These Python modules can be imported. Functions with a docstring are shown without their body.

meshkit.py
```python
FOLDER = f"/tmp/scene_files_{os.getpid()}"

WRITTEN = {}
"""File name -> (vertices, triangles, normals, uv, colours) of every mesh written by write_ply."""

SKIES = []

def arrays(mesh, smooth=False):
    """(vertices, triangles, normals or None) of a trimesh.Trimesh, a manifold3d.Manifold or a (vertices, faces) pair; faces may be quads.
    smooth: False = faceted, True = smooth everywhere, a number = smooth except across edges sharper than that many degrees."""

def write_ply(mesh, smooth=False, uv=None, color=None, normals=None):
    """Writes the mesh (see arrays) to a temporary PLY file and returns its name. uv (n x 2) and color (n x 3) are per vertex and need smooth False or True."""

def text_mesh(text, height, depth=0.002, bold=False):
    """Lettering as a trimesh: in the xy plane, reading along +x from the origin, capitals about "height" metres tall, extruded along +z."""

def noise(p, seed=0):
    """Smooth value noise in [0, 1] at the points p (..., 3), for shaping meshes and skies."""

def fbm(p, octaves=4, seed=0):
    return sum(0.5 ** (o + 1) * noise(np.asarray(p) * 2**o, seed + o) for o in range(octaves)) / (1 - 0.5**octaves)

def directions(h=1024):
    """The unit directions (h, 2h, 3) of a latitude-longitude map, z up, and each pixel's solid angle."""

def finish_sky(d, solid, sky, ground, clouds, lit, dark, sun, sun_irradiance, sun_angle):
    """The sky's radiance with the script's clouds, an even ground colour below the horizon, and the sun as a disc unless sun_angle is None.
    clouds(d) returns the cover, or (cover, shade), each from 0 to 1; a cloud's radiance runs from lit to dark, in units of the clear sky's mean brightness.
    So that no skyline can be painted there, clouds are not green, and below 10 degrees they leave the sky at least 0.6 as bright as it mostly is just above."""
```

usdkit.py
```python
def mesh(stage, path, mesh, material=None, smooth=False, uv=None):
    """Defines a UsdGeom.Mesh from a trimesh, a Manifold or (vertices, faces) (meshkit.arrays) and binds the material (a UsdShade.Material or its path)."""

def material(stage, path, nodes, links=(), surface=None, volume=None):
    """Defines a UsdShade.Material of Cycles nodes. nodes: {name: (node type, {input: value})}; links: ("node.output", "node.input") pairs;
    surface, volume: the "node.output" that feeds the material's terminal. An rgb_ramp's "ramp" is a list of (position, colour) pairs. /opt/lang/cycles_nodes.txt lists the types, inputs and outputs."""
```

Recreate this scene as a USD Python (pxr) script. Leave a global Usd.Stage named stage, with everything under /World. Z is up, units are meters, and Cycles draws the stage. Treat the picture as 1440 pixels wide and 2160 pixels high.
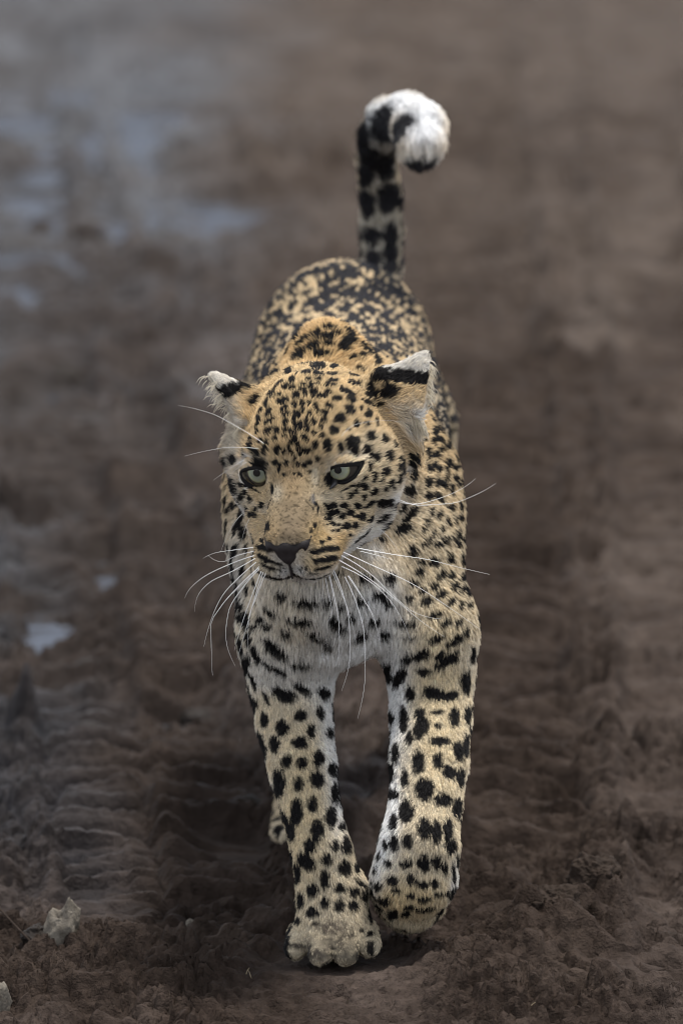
"""A leopard walking towards the camera over churned, muddy ground."""
import math
import numpy as np
import trimesh
import meshkit
import usdkit
from scipy.spatial import cKDTree
from pxr import Usd, UsdGeom, UsdLux, UsdShade, Gf, Sdf, Vt

stage = Usd.Stage.CreateInMemory()
UsdGeom.SetStageUpAxis(stage, "Z")
UsdGeom.SetStageMetersPerUnit(stage, 1.0)
WORLD = UsdGeom.Xform.Define(stage, "/World")
stage.SetDefaultPrim(WORLD.GetPrim())

# ------------------------------------------------------------------ camera, sky, sun
CAM = np.array([0.0, -8.0, 1.865])
PITCH = math.radians(10.0)
FPX = 17400.0                       # focal length in pixels of the 1440 x 2160 photograph
EXPOSURE = 1.63
cam = UsdGeom.Camera.Define(stage, "/World/camera")
cam.AddTranslateOp().Set(Gf.Vec3d(*CAM))
cam.AddRotateXOp().Set(90.0 - math.degrees(PITCH))
cam.CreateHorizontalApertureAttr(24.0)
cam.CreateVerticalApertureAttr(36.0)
cam.CreateFocalLengthAttr(24.0 * FPX / 1440.0)
cam.CreateFStopAttr(6.3)
cam.CreateFocusDistanceAttr(8.03)
cam.CreateClippingRangeAttr(Gf.Vec2f(0.1, 2000.0))
cam.CreateExposureAttr(EXPOSURE)
FWD = np.array([0, math.cos(PITCH), -math.sin(PITCH)])
UPV = np.array([0, math.sin(PITCH), math.cos(PITCH)])
RIGHT = np.array([1.0, 0, 0])

SUN_DIR = np.array([0.20, 0.12, 1.0]); SUN_DIR /= np.linalg.norm(SUN_DIR)
SUN_EL = math.asin(SUN_DIR[2]); SUN_ROT = math.atan2(SUN_DIR[0], SUN_DIR[1])
dome = UsdLux.DomeLight.Define(stage, "/World/sky")
sky_mat = usdkit.material(stage, "/World/Looks/sky_light", {
    "tc": ("texture_coordinate", {}),
    "n": ("noise_texture", {"scale": 2.2, "detail": 5.0, "roughness": 0.55}),
    "r": ("rgb_ramp", {"ramp": [(0.25, (0.55, 0.55, 0.55)), (0.6, (0.95, 0.95, 0.95))]}),
    "s": ("sky_texture", {"sky_type": "single_scattering", "sun_disc": False, "sun_elevation": SUN_EL, "sun_rotation": SUN_ROT}),
    "c": ("color", {"value": (5.5, 5.7, 6.1)}),
    "m": ("mix_color", {}),
    "b": ("background_shader", {"strength": 0.07}),
}, [("tc.generated", "n.vector"), ("n.fac", "r.fac"), ("r.color", "m.fac"), ("s.color", "m.a"), ("c.color", "m.b"), ("m.result", "b.color")], surface="b.background")
UsdShade.MaterialBindingAPI.Apply(dome.GetPrim()).Bind(sky_mat)
sun = UsdLux.DistantLight.Define(stage, "/World/sun")
sun.CreateIntensityAttr(0.40); sun.CreateAngleAttr(10.0); sun.CreateColorAttr(Gf.Vec3f(1.0, 0.955, 0.89))
sun.GetPrim().CreateAttribute("inputs:normalize", Sdf.ValueTypeNames.Bool).Set(True)
rot = Gf.Rotation(Gf.Vec3d(0, 0, 1), Gf.Vec3d(*SUN_DIR))
sun.AddTransformOp().Set(Gf.Matrix4d().SetRotate(rot))


# ------------------------------------------------------------------ helpers
def at(u, v, y):
    """The point of the plane at depth y seen at pixel (u, v) of the photograph."""
    d = FWD + (u - 720.0) / FPX * RIGHT - (v - 1080.0) / FPX * UPV
    return CAM + d * ((y - CAM[1]) / d[1])


def on_ground(u, v, z=0.0):
    d = FWD + (u - 720.0) / FPX * RIGHT - (v - 1080.0) / FPX * UPV
    return CAM + d * ((z - CAM[2]) / d[2])


def px(n, y):
    """n photograph pixels in metres at depth y."""
    return n * (y - CAM[1]) * 1.015 / FPX


def project(p):
    q = np.asarray(p) - CAM
    w = q @ FWD
    return np.stack([720 + FPX * (q @ RIGHT) / w, 1080 - FPX * (q @ UPV) / w], -1), w


def smooth01(a, b, x):
    t = np.clip((x - a) / (b - a), 0, 1)
    return t * t * (3 - 2 * t)


_used = {}


def numbered(name, parent="/World"):
    k = _used.get((parent, name), -1) + 1
    _used[(parent, name)] = k
    return name if k == 0 else f"{name}_{k:03d}"


def data(prim, **kw):
    for k, v in kw.items():
        if v:
            prim.SetCustomDataByKey(k, v)
    return prim


def obj(name, m, mat, parent="/World", smooth=40, **kw):
    path = f"{parent}/{numbered(name, parent)}"
    g = usdkit.mesh(stage, path, m, mat, smooth=smooth)
    data(g.GetPrim(), **kw)
    return path


def thing(name, label, category, group=None):
    x = UsdGeom.Xform.Define(stage, f"/World/{numbered(name)}")
    data(x.GetPrim(), label=label, category=category, group=group)
    return str(x.GetPath())


def unit(a):
    a = np.asarray(a, float)
    return a / np.maximum(np.linalg.norm(a, axis=-1, keepdims=True), 1e-12)


def tube(points, radii, sides=6):
    p = np.asarray(points, float)
    t = unit(np.gradient(p, axis=0))
    a = np.cross(t, [0.31, 0.2, 0.93]); a = unit(a)
    b = np.cross(t, a)
    ang = np.arange(sides) * 2 * np.pi / sides
    r = np.broadcast_to(radii, (len(p),))
    v = p[:, None] + r[:, None, None] * (np.cos(ang)[None, :, None] * a[:, None] + np.sin(ang)[None, :, None] * b[:, None])
    n = len(p)
    i, j = np.meshgrid(np.arange(n - 1), np.arange(sides), indexing="ij")
    q = np.stack([i * sides + j, i * sides + (j + 1) % sides, (i + 1) * sides + (j + 1) % sides, (i + 1) * sides + j], -1).reshape(-1, 4)
    f = np.vstack([q[:, [0, 1, 2]], q[:, [0, 2, 3]]])
    v = np.vstack([v.reshape(-1, 3), p[:1], p[-1:]])
    k = np.arange(sides)
    f = np.vstack([f, np.stack([np.full(sides, n * sides), (k + 1) % sides, k], 1), np.stack([np.full(sides, n * sides + 1), (n - 1) * sides + k, (n - 1) * sides + (k + 1) % sides], 1)])
    return trimesh.Trimesh(v, f, process=False)


def spline(pts, n):
    pts = np.asarray(pts, float)
    s = np.r_[0, np.cumsum(np.linalg.norm(np.diff(pts, axis=0), axis=1))]
    from scipy.interpolate import PchipInterpolator
    return PchipInterpolator(s, pts)(np.linspace(0, s[-1], n))


# ------------------------------------------------------------------ signed-distance modelling
class Cone:
    """A tapered capsule."""
    def __init__(self, a, ra, b, rb, k=0.02, sub=False, flow=None, fur=0.012, flat=None):
        self.a, self.b, self.ra, self.rb, self.k, self.sub = np.asarray(a, float), np.asarray(b, float), ra, rb, k, sub
        self.flow = self.b - self.a if flow is None else np.asarray(flow, float)
        self.fur = fur
        m = max(ra, rb)
        self.lo, self.hi = np.minimum(self.a, self.b) - m, np.maximum(self.a, self.b) + m

    def __call__(self, p):
        ba = self.b - self.a
        h = np.clip(((p - self.a) @ ba) / max(ba @ ba, 1e-12), 0, 1)
        return np.linalg.norm(p - self.a - h[..., None] * ba, axis=-1) - (self.ra + (self.rb - self.ra) * h)


class Chain:
    """Tapered capsules end to end, one limb."""
    sub = False

    def __init__(self, segs, k):
        self.segs, self.k = segs, k
        self.lo, self.hi = np.min([s.lo for s in segs], 0), np.max([s.hi for s in segs], 0)

    def __call__(self, p):
        d = self.segs[0](p)
        for s in self.segs[1:]:
            d = join(d, s(p), 0.005, False)
        return d


class Ell:
    """An ellipsoid with axes as the rows of rot."""
    def __init__(self, c, r, rot=np.eye(3), k=0.02, sub=False, flow=(0, 1, 0), fur=0.012):
        self.c, self.r, self.rot, self.k, self.sub, self.flow, self.fur = np.asarray(c, float), np.asarray(r, float), np.asarray(rot, float), k, sub, np.asarray(flow, float), fur
        m = self.r.max()
        self.lo, self.hi = self.c - m, self.c + m

    def __call__(self, p):
        q = (p - self.c) @ self.rot.T
        k0 = np.linalg.norm(q / self.r, axis=-1)
        k1 = np.linalg.norm(q / self.r ** 2, axis=-1)
        return k0 * (k0 - 1) / np.maximum(k1, 1e-9)


class Tri:
    """A triangular plate with rounded edges (an ear)."""
    def __init__(self, a, b, c, r, k=0.01, flow=(0, 0, 1), fur=0.006):
        self.p = [np.asarray(q, float) for q in (a, b, c)]
        self.r, self.k, self.sub, self.flow, self.fur = r, k, False, np.asarray(flow, float), fur
        q = np.array(self.p)
        self.lo, self.hi = q.min(0) - r, q.max(0) + r

    def __call__(self, p):
        a, b, c = self.p
        e = [b - a, c - b, a - c]
        n = np.cross(e[0], a - c)
        inside = np.ones(p.shape[:-1], bool)
        best = np.full(p.shape[:-1], 1e9)
        for s, ed in zip((a, b, c), e):
            w = p - s
            inside &= (w @ np.cross(ed, n)) >= 0
            h = np.clip((w @ ed) / (ed @ ed), 0, 1)
            best = np.minimum(best, ((w - h[..., None] * ed) ** 2).sum(-1))
        plane = ((p - a) @ n) ** 2 / (n @ n)
        return np.sqrt(np.where(inside, plane, best)) - self.r


def join(d, e, k, sub):
    if sub:
        h = np.clip(0.5 - 0.5 * (e + d) / k, 0, 1)
        return d + (-e - d) * h + k * h * (1 - h)
    h = np.clip(0.5 + 0.5 * (e - d) / k, 0, 1)
    return e + (d - e) * h - k * h * (1 - h)


def field(prims, p):
    d = np.full(p.shape[:-1], 0.06)
    for s in prims:
        d = join(d, s(p), s.k, s.sub)
    return d


def polygonise(prims, cell):
    """Surface nets of the prims' union on a grid."""
    lo = np.min([s.lo for s in prims if not s.sub], 0) - 4 * cell
    hi = np.max([s.hi for s in prims if not s.sub], 0) + 4 * cell
    n = np.ceil((hi - lo) / cell).astype(int) + 1
    d = np.full(n, 0.06, np.float32)
    ax = [lo[i] + cell * np.arange(n[i]) for i in range(3)]
    for s in prims:
        m = s.k + 2 * cell
        i0 = np.clip(np.floor((s.lo - m - lo) / cell).astype(int), 0, n - 1)
        i1 = np.clip(np.ceil((s.hi + m - lo) / cell).astype(int) + 1, 1, n)
        sl = tuple(slice(a, b) for a, b in zip(i0, i1))
        p = np.stack(np.meshgrid(*[ax[i][sl[i]] for i in range(3)], indexing="ij"), -1)
        d[sl] = join(d[sl], s(p), s.k, s.sub)
    neg = d < 0
    c = np.zeros(n - 1, np.int8)
    for o in np.ndindex(2, 2, 2):
        c += neg[o[0]:n[0] - 1 + o[0], o[1]:n[1] - 1 + o[1], o[2]:n[2] - 1 + o[2]]
    act = np.argwhere((c > 0) & (c < 8))
    idx = np.full(n - 1, -1, np.int64)
    idx[tuple(act.T)] = np.arange(len(act))
    acc, cnt = np.zeros((len(act), 3)), np.zeros(len(act))
    for o in np.ndindex(2, 2, 2):
        for axis in range(3):
            if o[axis]:
                continue
            q = list(o); q[axis] = 1
            a = d[tuple((act + o).T)]; b = d[tuple((act + q).T)]
            hit = (a < 0) != (b < 0)
            t = np.where(hit, a / np.where(hit, a - b, 1), 0)
            pt = np.array(o, float) + np.eye(3)[axis] * t[:, None]
            acc[hit] += pt[hit]; cnt[hit] += 1
    v = lo + cell * (act + acc / cnt[:, None])
    faces = []
    for axis in range(3):
        sl0 = [slice(1, n[i] - 1) for i in range(3)]; sl1 = list(sl0)
        sl0[axis] = slice(0, n[axis] - 1); sl1[axis] = slice(1, n[axis])
        a, b = neg[tuple(sl0)], neg[tuple(sl1)]
        e = np.argwhere(a != b)
        if not len(e):
            continue
        flip = a[tuple(e.T)]
        g = e.copy()
        for i in range(3):
            if i != axis:
                g[:, i] += 1
        u, w = [(1, 2), (2, 0), (0, 1)][axis]
        du, dw = np.eye(3, dtype=int)[u], np.eye(3, dtype=int)[w]
        quad = np.stack([idx[tuple((g - du - dw).T)], idx[tuple((g - dw).T)], idx[tuple(g.T)], idx[tuple((g - du).T)]], 1)
        quad = np.where(flip[:, None], quad, quad[:, ::-1])
        faces.append(quad)
    q = np.vstack(faces)
    f = np.vstack([q[:, [0, 1, 2]], q[:, [0, 2, 3]]])
    return trimesh.Trimesh(v, f, process=False)


def gradient(prims, p, e=5e-4):
    g = np.stack([field(prims, p + np.eye(3)[i] * e) - field(prims, p - np.eye(3)[i] * e) for i in range(3)], -1)
    return unit(g)


# ------------------------------------------------------------------ the leopard: head frame
def head_frame():
    ps, ph, ro = math.radians(15), math.radians(27), math.radians(1.8)
    t = math.cos(ps) * -FWD - math.sin(ps) * RIGHT
    f = math.cos(ph) * t - math.sin(ph) * UPV
    u = math.cos(ph) * UPV + math.sin(ph) * t
    x = np.cross(u, f) * -1
    if x @ RIGHT < 0:
        x = -x
    rr = trimesh.transformations.rotation_matrix(-ro, FWD)[:3, :3]
    return rr @ x, rr @ f, rr @ u


HX, HF, HU = head_frame()
HROT = np.stack([HX, HF, HU])
H0 = at(630, 1003, -0.06)


def H(x, f, u):
    """Head coordinates in millimetres (right, forward, up; origin between the eyes)."""
    return H0 + (np.asarray(x) * HX + np.asarray(f) * HF + np.asarray(u) * HU) / 1000.0


def hcone(a, ra, b, rb, k=12, sub=False, fur=8):
    return Cone(H(*a), ra / 1000, H(*b), rb / 1000, k / 1000, sub, flow=-HF, fur=fur / 1000)


def hell(c, r, k=12, sub=False, fur=8, tilt=None):
    rot = HROT
    if tilt is not None:
        rot = trimesh.transformations.euler_matrix(*np.radians(tilt))[:3, :3] @ HROT
    return Ell(H(*c), np.asarray(r, float) / 1000, rot, k / 1000, sub, flow=-HF, fur=fur / 1000)


def both(make):
    return [make(-1), make(1)]


EYE_C = {-1: (-39.5, -14.5, 1.5), 1: (41.0, -14.5, 2.0)}
EYE_R = 18.0


def head_prims():
    p = []
    p += [hell((0, -62, 8), (60, 74, 56), 20)]                                   # cranium
    p += [hcone((0, -20, 22), 30, (0, -60, 44), 32, 25)]                          # forehead
    p += both(lambda s: hell((s * 52, -62, -26), (34, 44, 46), 22, fur=10))         # cheeks
    p += [hcone((0, 0, -14), 27, (0, 58, -46), 24, 18, fur=4)]                     # bridge and muzzle core
    p += [hcone((-6, 4, 1), 17, (-7, 62, -36), 16, 14, fur=4), hcone((6, 4, 1), 17, (7, 62, -36), 16, 14, fur=4)]                    # nose bridge
    p += both(lambda s: hell((s * 17.5, 56, -63), (24, 23, 19), 7, fur=5))        # whisker pads
    p += both(lambda s: hcone((s * 22, 45, -58), 17, (s * 42, -10, -52), 22, 14, fur=6))
    p += [hcone((0, 34, -82), 11, (0, -5, -82), 22, 9, fur=9)]                   # chin and jaw
    p += both(lambda s: hcone((0, 22, -80), 14, (s * 44, -55, -70), 24, 18, fur=12))
    p += both(lambda s: hcone((s * 15, -3, 17), 10, (s * 46, -20, 19), 10, 14))   # brows
    p += both(lambda s: hcone((s * 30, 3, -26), 14, (s * 60, -32, -22), 16, 14))  # cheek bones
    p += both(lambda s: Ell(H(*EYE_C[s]), [EYE_R * .97e-3] * 3, HROT, 0.004, True))
    return p


BACK = np.array([0.0, 1.0, -0.12])
DOWN = np.array([0.0, 0.1, -1.0])


# ears: laid back and turned outwards, so that their backs face the camera
def ear_prims():
    dep = -0.06 + 0.085
    l = Tri(at(454, 795, dep - .004), at(560, 838, dep + .0), at(512, 878, dep - .012), 0.0055, 0.010)
    l.flow = at(445, 785, dep) - at(545, 855, dep)
    r = Tri(at(893, 752, dep + .008), at(806, 796, dep + .0), at(868, 862, dep - .012), 0.0060, 0.012)
    r.flow = at(905, 738, dep) - at(820, 830, dep)
    l2 = Cone(at(560, 850, dep + .012), .016, at(520, 862, dep), .011, .014, flow=l.flow, fur=.005)
    r2 = Cone(at(812, 818, dep + .012), .021, at(855, 832, dep), .015, .016, flow=r.flow, fur=.005)
    l3 = Cone(at(467, 806, dep - .012), .004, at(512, 880, dep - .022), .006, .008, flow=l.flow, fur=.005)
    r3 = Cone(at(898, 768, dep - .006), .004, at(878, 862, dep - .024), .007, .008, flow=r.flow, fur=.005)
    l4 = Cone(at(528, 868, dep + .004), .012, at(508, 960, dep + .0), .012, .02, flow=DOWN - RIGHT * .8, fur=.012)
    r4 = Cone(at(838, 850, dep + .004), .016, at(846, 960, dep + .002), .014, .02, flow=DOWN + RIGHT * .8, fur=.013)
    return [l2, l, l3, l4, r2, r, r3, r4]


def J(u, v, y, r):
    return at(u, v, y), px(r, y)


def chain(js, k=0.03, flow=None, fur=0.014, fl=None):
    out = []
    for (a, ra), (b, rb) in zip([J(*j) for j in js][:-1], [J(*j) for j in js][1:]):
        out.append(Cone(a, ra, b, rb, k, flow=flow, fur=fur))
    return [Chain(out, k)]




def body_prims():
    p = []
    # trunk
    p += chain([(724, 985, .30, 206), (724, 930, .50, 218), (724, 850, .72, 205), (724, 755, .92, 182)], .05, BACK + [0, 0, -.25], .010)
    p += chain([(740, 1165, .24, 205), (736, 1120, .45, 192), (732, 1010, .75, 170)], .05, BACK + [0, 0, -.3], .011)
    p += chain([(716, 690, .86, 118), (735, 690, .98, 110)], .05, BACK, .010)
    # withers and neck
    p += chain([(690, 752, .27, 56), (690, 800, .40, 110)], .03, BACK, .009)
    p += chain([(690, 752, .27, 56), (625, 850, .22, 82)], .03, BACK + [0, 0, -.4], .009)
    p += chain([(690, 752, .27, 56), (775, 845, .24, 84)], .03, BACK + [0, 0, -.4], .009)
    p += chain([(668, 905, .045, 140), (690, 985, .14, 180), (715, 1060, .22, 205)], .04, BACK + [0, 0, -.35], .009)
    # chest
    p += chain([(655, 1120, .08, 125), (690, 1215, .10, 150), (690, 1275, .12, 132)], .04, DOWN, .011)
    # shoulders
    p += chain([(850, 1010, .27, 104), (876, 1180, .17, 92), (900, 1330, .14, 92)], .04, DOWN + [0, .5, 0], .010)
    p += chain([(590, 1020, .27, 102), (592, 1190, .18, 96), (606, 1340, .14, 92)], .04, DOWN + [0, .5, 0], .010)
    # planted foreleg
    p += chain([(605, 1340, .14, 96), (613, 1440, .15, 88), (622, 1530, .13, 78), (638, 1620, .09, 70), (656, 1710, .06, 60), (678, 1800, .03, 62), (698, 1880, .028, 70), (702, 1945, .020, 76)], .022, None, .0075)
    # raised foreleg
    p += chain([(908, 1330, .14, 96), (909, 1420, .14, 90), (908, 1510, .12, 84), (904, 1610, .075, 81), (898, 1690, .04, 74), (884, 1785, .01, 83), (874, 1850, .01, 88), (868, 1898, .03, 66), (862, 1926, .055, 40)], .022, None, .0075)
    # planted paw
    p += [Ell(at(702, 1975, .018), [px(84, 0), .050, px(38, 0)], k=.016, flow=(0, -.8, -.6), fur=.005)]
    for (u, v, y, r) in [(623, 2002, -.006, 26), (676, 2013, -.028, 28), (729, 2013, -.029, 28), (780, 1999, -.008, 26)]:
        p += [Cone(at(u + (704 - u) * .10, v - 34, y + .034), px(r, 0), at(u, v, y), px(r - 1, 0), .003, flow=(0, -.75, -.65), fur=.004)]
    # raised paw's toes, hanging
    for (u, v, y, r) in [(818, 1915, .055, 24), (846, 1934, .062, 26), (882, 1934, .062, 26), (914, 1915, .055, 24)]:
        p += [Cone(at(u, v - 40, y - .02), px(r + 6, 0), at(u, v, y), px(r, 0), .012, flow=(0, .8, -.6), fur=.007)]
    # hind legs
    p += chain([(615, 900, .86, 130), (590, 1160, .72, 92), (600, 1330, .74, 62), (640, 1520, .80, 40), (630, 1640, .68, 38), (617, 1738, .57, 40)], .03, None, .011)
    for (u, v, y, r) in [(586, 1758, .53, 20), (606, 1766, .515, 21), (632, 1766, .515, 21), (652, 1758, .53, 20)]:
        p += [Cone(at(u + (615 - u) * .2, v - 18, y + .03), px(r, y), at(u, v, y), px(r - 3, y), .008, flow=(0, -.8, -.5), fur=.006)]
    p += chain([(830, 900, .88, 130), (850, 1140, .84, 95), (872, 1280, .98, 58), (890, 1400, 1.16, 38), (890, 1480, 1.10, 36), (888, 1560, 1.03, 38)], .03, None, .011)
    p += [Cone(at(875, 1562, .99), px(34, 1), at(900, 1562, .99), px(34, 1), .015, flow=(0, -.8, -.5), fur=.006)]
    # tail: raised, its tip curling forwards and to the side
    p += chain([(752, 668, 1.00, 62), (790, 618, 1.06, 50), (803, 560, 1.08, 41), (804, 490, 1.08, 41), (803, 415, 1.07, 40), (795, 345, 1.05, 38), (798, 290, 1.02, 40), (822, 252, .98, 45), (858, 248, .94, 50), (884, 268, .90, 52), (886, 300, .88, 46), (886, 322, .88, 32)], .018, None, .011)
    return p


# ------------------------------------------------------------------ ground, water
MOUNDS = [(1165, 2000, .055, .030), (1262, 1960, .05, .022), (868, 2080, .05, .026), (1075, 2030, .04, .016), (225, 2105, .045, .020), (405, 2080, .04, .014), (1170, 2125, .06, .018), (60, 2110, .06, .014)]


def make_crumbs():
    """Crumbs and small clods of mud: centres, radii, and how far each stands out."""
    rng = np.random.default_rng(77)
    n = 42000
    y = -.45 + 3.2 * rng.random(n) ** 1.9
    x = rng.uniform(-.46, .50, n)
    keep = meshkit.fbm(np.stack([x, y, 0 * x], 1) * np.array([9, 7, 1]), 3, 57) + rng.normal(0, .07, n) > .47
    x, y = x[keep], y[keep]
    r = .0026 * (1 - rng.random(len(x))) ** -.62
    r = np.clip(r, .0026, .018) * (1 + .25 * np.clip(y, 0, 3))
    return cKDTree(np.stack([x, y], 1)), r, rng.uniform(.35, .85, len(x))


def make_clods():
    rng = np.random.default_rng(78)
    n = 1500
    y = .25 + 6.5 * rng.random(n) ** 1.4
    x = rng.uniform(-.75, .75, n)
    c = np.stack([x, y, 0 * x], 1)
    keep = meshkit.fbm(c * np.array([5, 2, 1]), 3, 109) + rng.normal(0, .08, n) > .52
    x, y = x[keep], y[keep]
    r = np.clip(.011 * (1 - rng.random(len(x))) ** -.5, .011, .045)
    return cKDTree(np.stack([x, y], 1)), r, rng.uniform(.5, 1.0, len(x))


CRUMBS = make_crumbs()
CLODS = make_clods()


def crumb_z(x, y):
    tree, r, k = CRUMBS
    out = np.zeros_like(x)
    near = (np.abs(x) < .6) & (y > -.6) & (y < 3.4)
    q = np.stack([x, y], 1)[near]
    wob = np.stack([meshkit.noise(np.c_[q * 90, 0 * q[:, :1]], 201), meshkit.noise(np.c_[q * 90, 0 * q[:, :1]], 202)], 1) - .5
    d, i = tree.query(q + wob * .006, k=6)
    h = np.sqrt(np.clip(1 - (d / r[i]) ** 2, 0, 1)) * r[i] * k[i]
    out[near] = h.max(1)
    tree, r, k = CLODS
    near = (np.abs(x) < .85) & (y > .1) & (y < 7)
    q = np.stack([x, y], 1)[near]
    q3 = np.c_[q, 0 * q[:, :1]]
    wob = np.stack([meshkit.fbm(q3 * 38, 2, 203), meshkit.fbm(q3 * 38, 2, 204)], 1) - .5
    d, i = tree.query(q + wob * .026, k=4)
    h = np.sqrt(np.clip(1 - (d / r[i]) ** 2, 0, 1)) * r[i] * k[i]
    out[near] += h.max(1) * (.7 + .6 * meshkit.noise(q3 * 70, 205))
    return out


def make_plates(step, seed):
    rng = np.random.default_rng(seed)
    n = int(1.0 * 3.3 / step ** 2)
    c = np.stack([rng.uniform(-.5, .5, n), -.40 + 3.3 * rng.random(n)], 1)
    return cKDTree(c), c, rng.random(n) ** 1.5, rng.normal(0, .16, (n, 2)), step


PLATES = [make_plates(.030, 301), make_plates(.012, 302)]


def plate_z(x, y):
    """Torn crust: tilted flakes with open joints between them, at two sizes."""
    out = np.zeros_like(x)
    near = (np.abs(x) < .5) & (y > -.42) & (y < 2.9)
    q = np.stack([x, y], 1)[near]
    q3 = np.c_[q, 0 * q[:, :1]]
    tot = 0
    for k, (tree, c, h, tilt, step) in enumerate(PLATES):
        f = 2.2 / step
        w = np.stack([meshkit.fbm(q3 * f, 2, 311 + k) - .5, meshkit.fbm(q3 * f, 2, 321 + k) - .5], 1) * step * 1.3
        qq = q + w
        d, i = tree.query(qq, k=2)
        off = ((qq - c[i[:, 0]]) * tilt[i[:, 0]]).sum(1)
        joint = smooth01(.16, .0, (d[:, 1] - d[:, 0]) / step)
        m = smooth01(.40, .56, meshkit.fbm(q3 * np.array([7, 5, 1]), 2, 331 + k))
        tot = tot + m * (h[i[:, 0]] * step * .42 + off - joint * step * .30)
    out[near] = tot * smooth01(2.8, 1.2, q[:, 1])
    return out


# foot and slope of each lane's middle, half width, height and spacing of the bars, depth, seed
RUTS = [(-.110, -.064, .062, .036, .095, .012, 1), (-.222, -.055, .052, .034, .088, .008, 2), (.188, .004, .066, .034, .088, .012, 3), (.335, .03, .045, .014, .09, .004, 4)]


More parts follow.
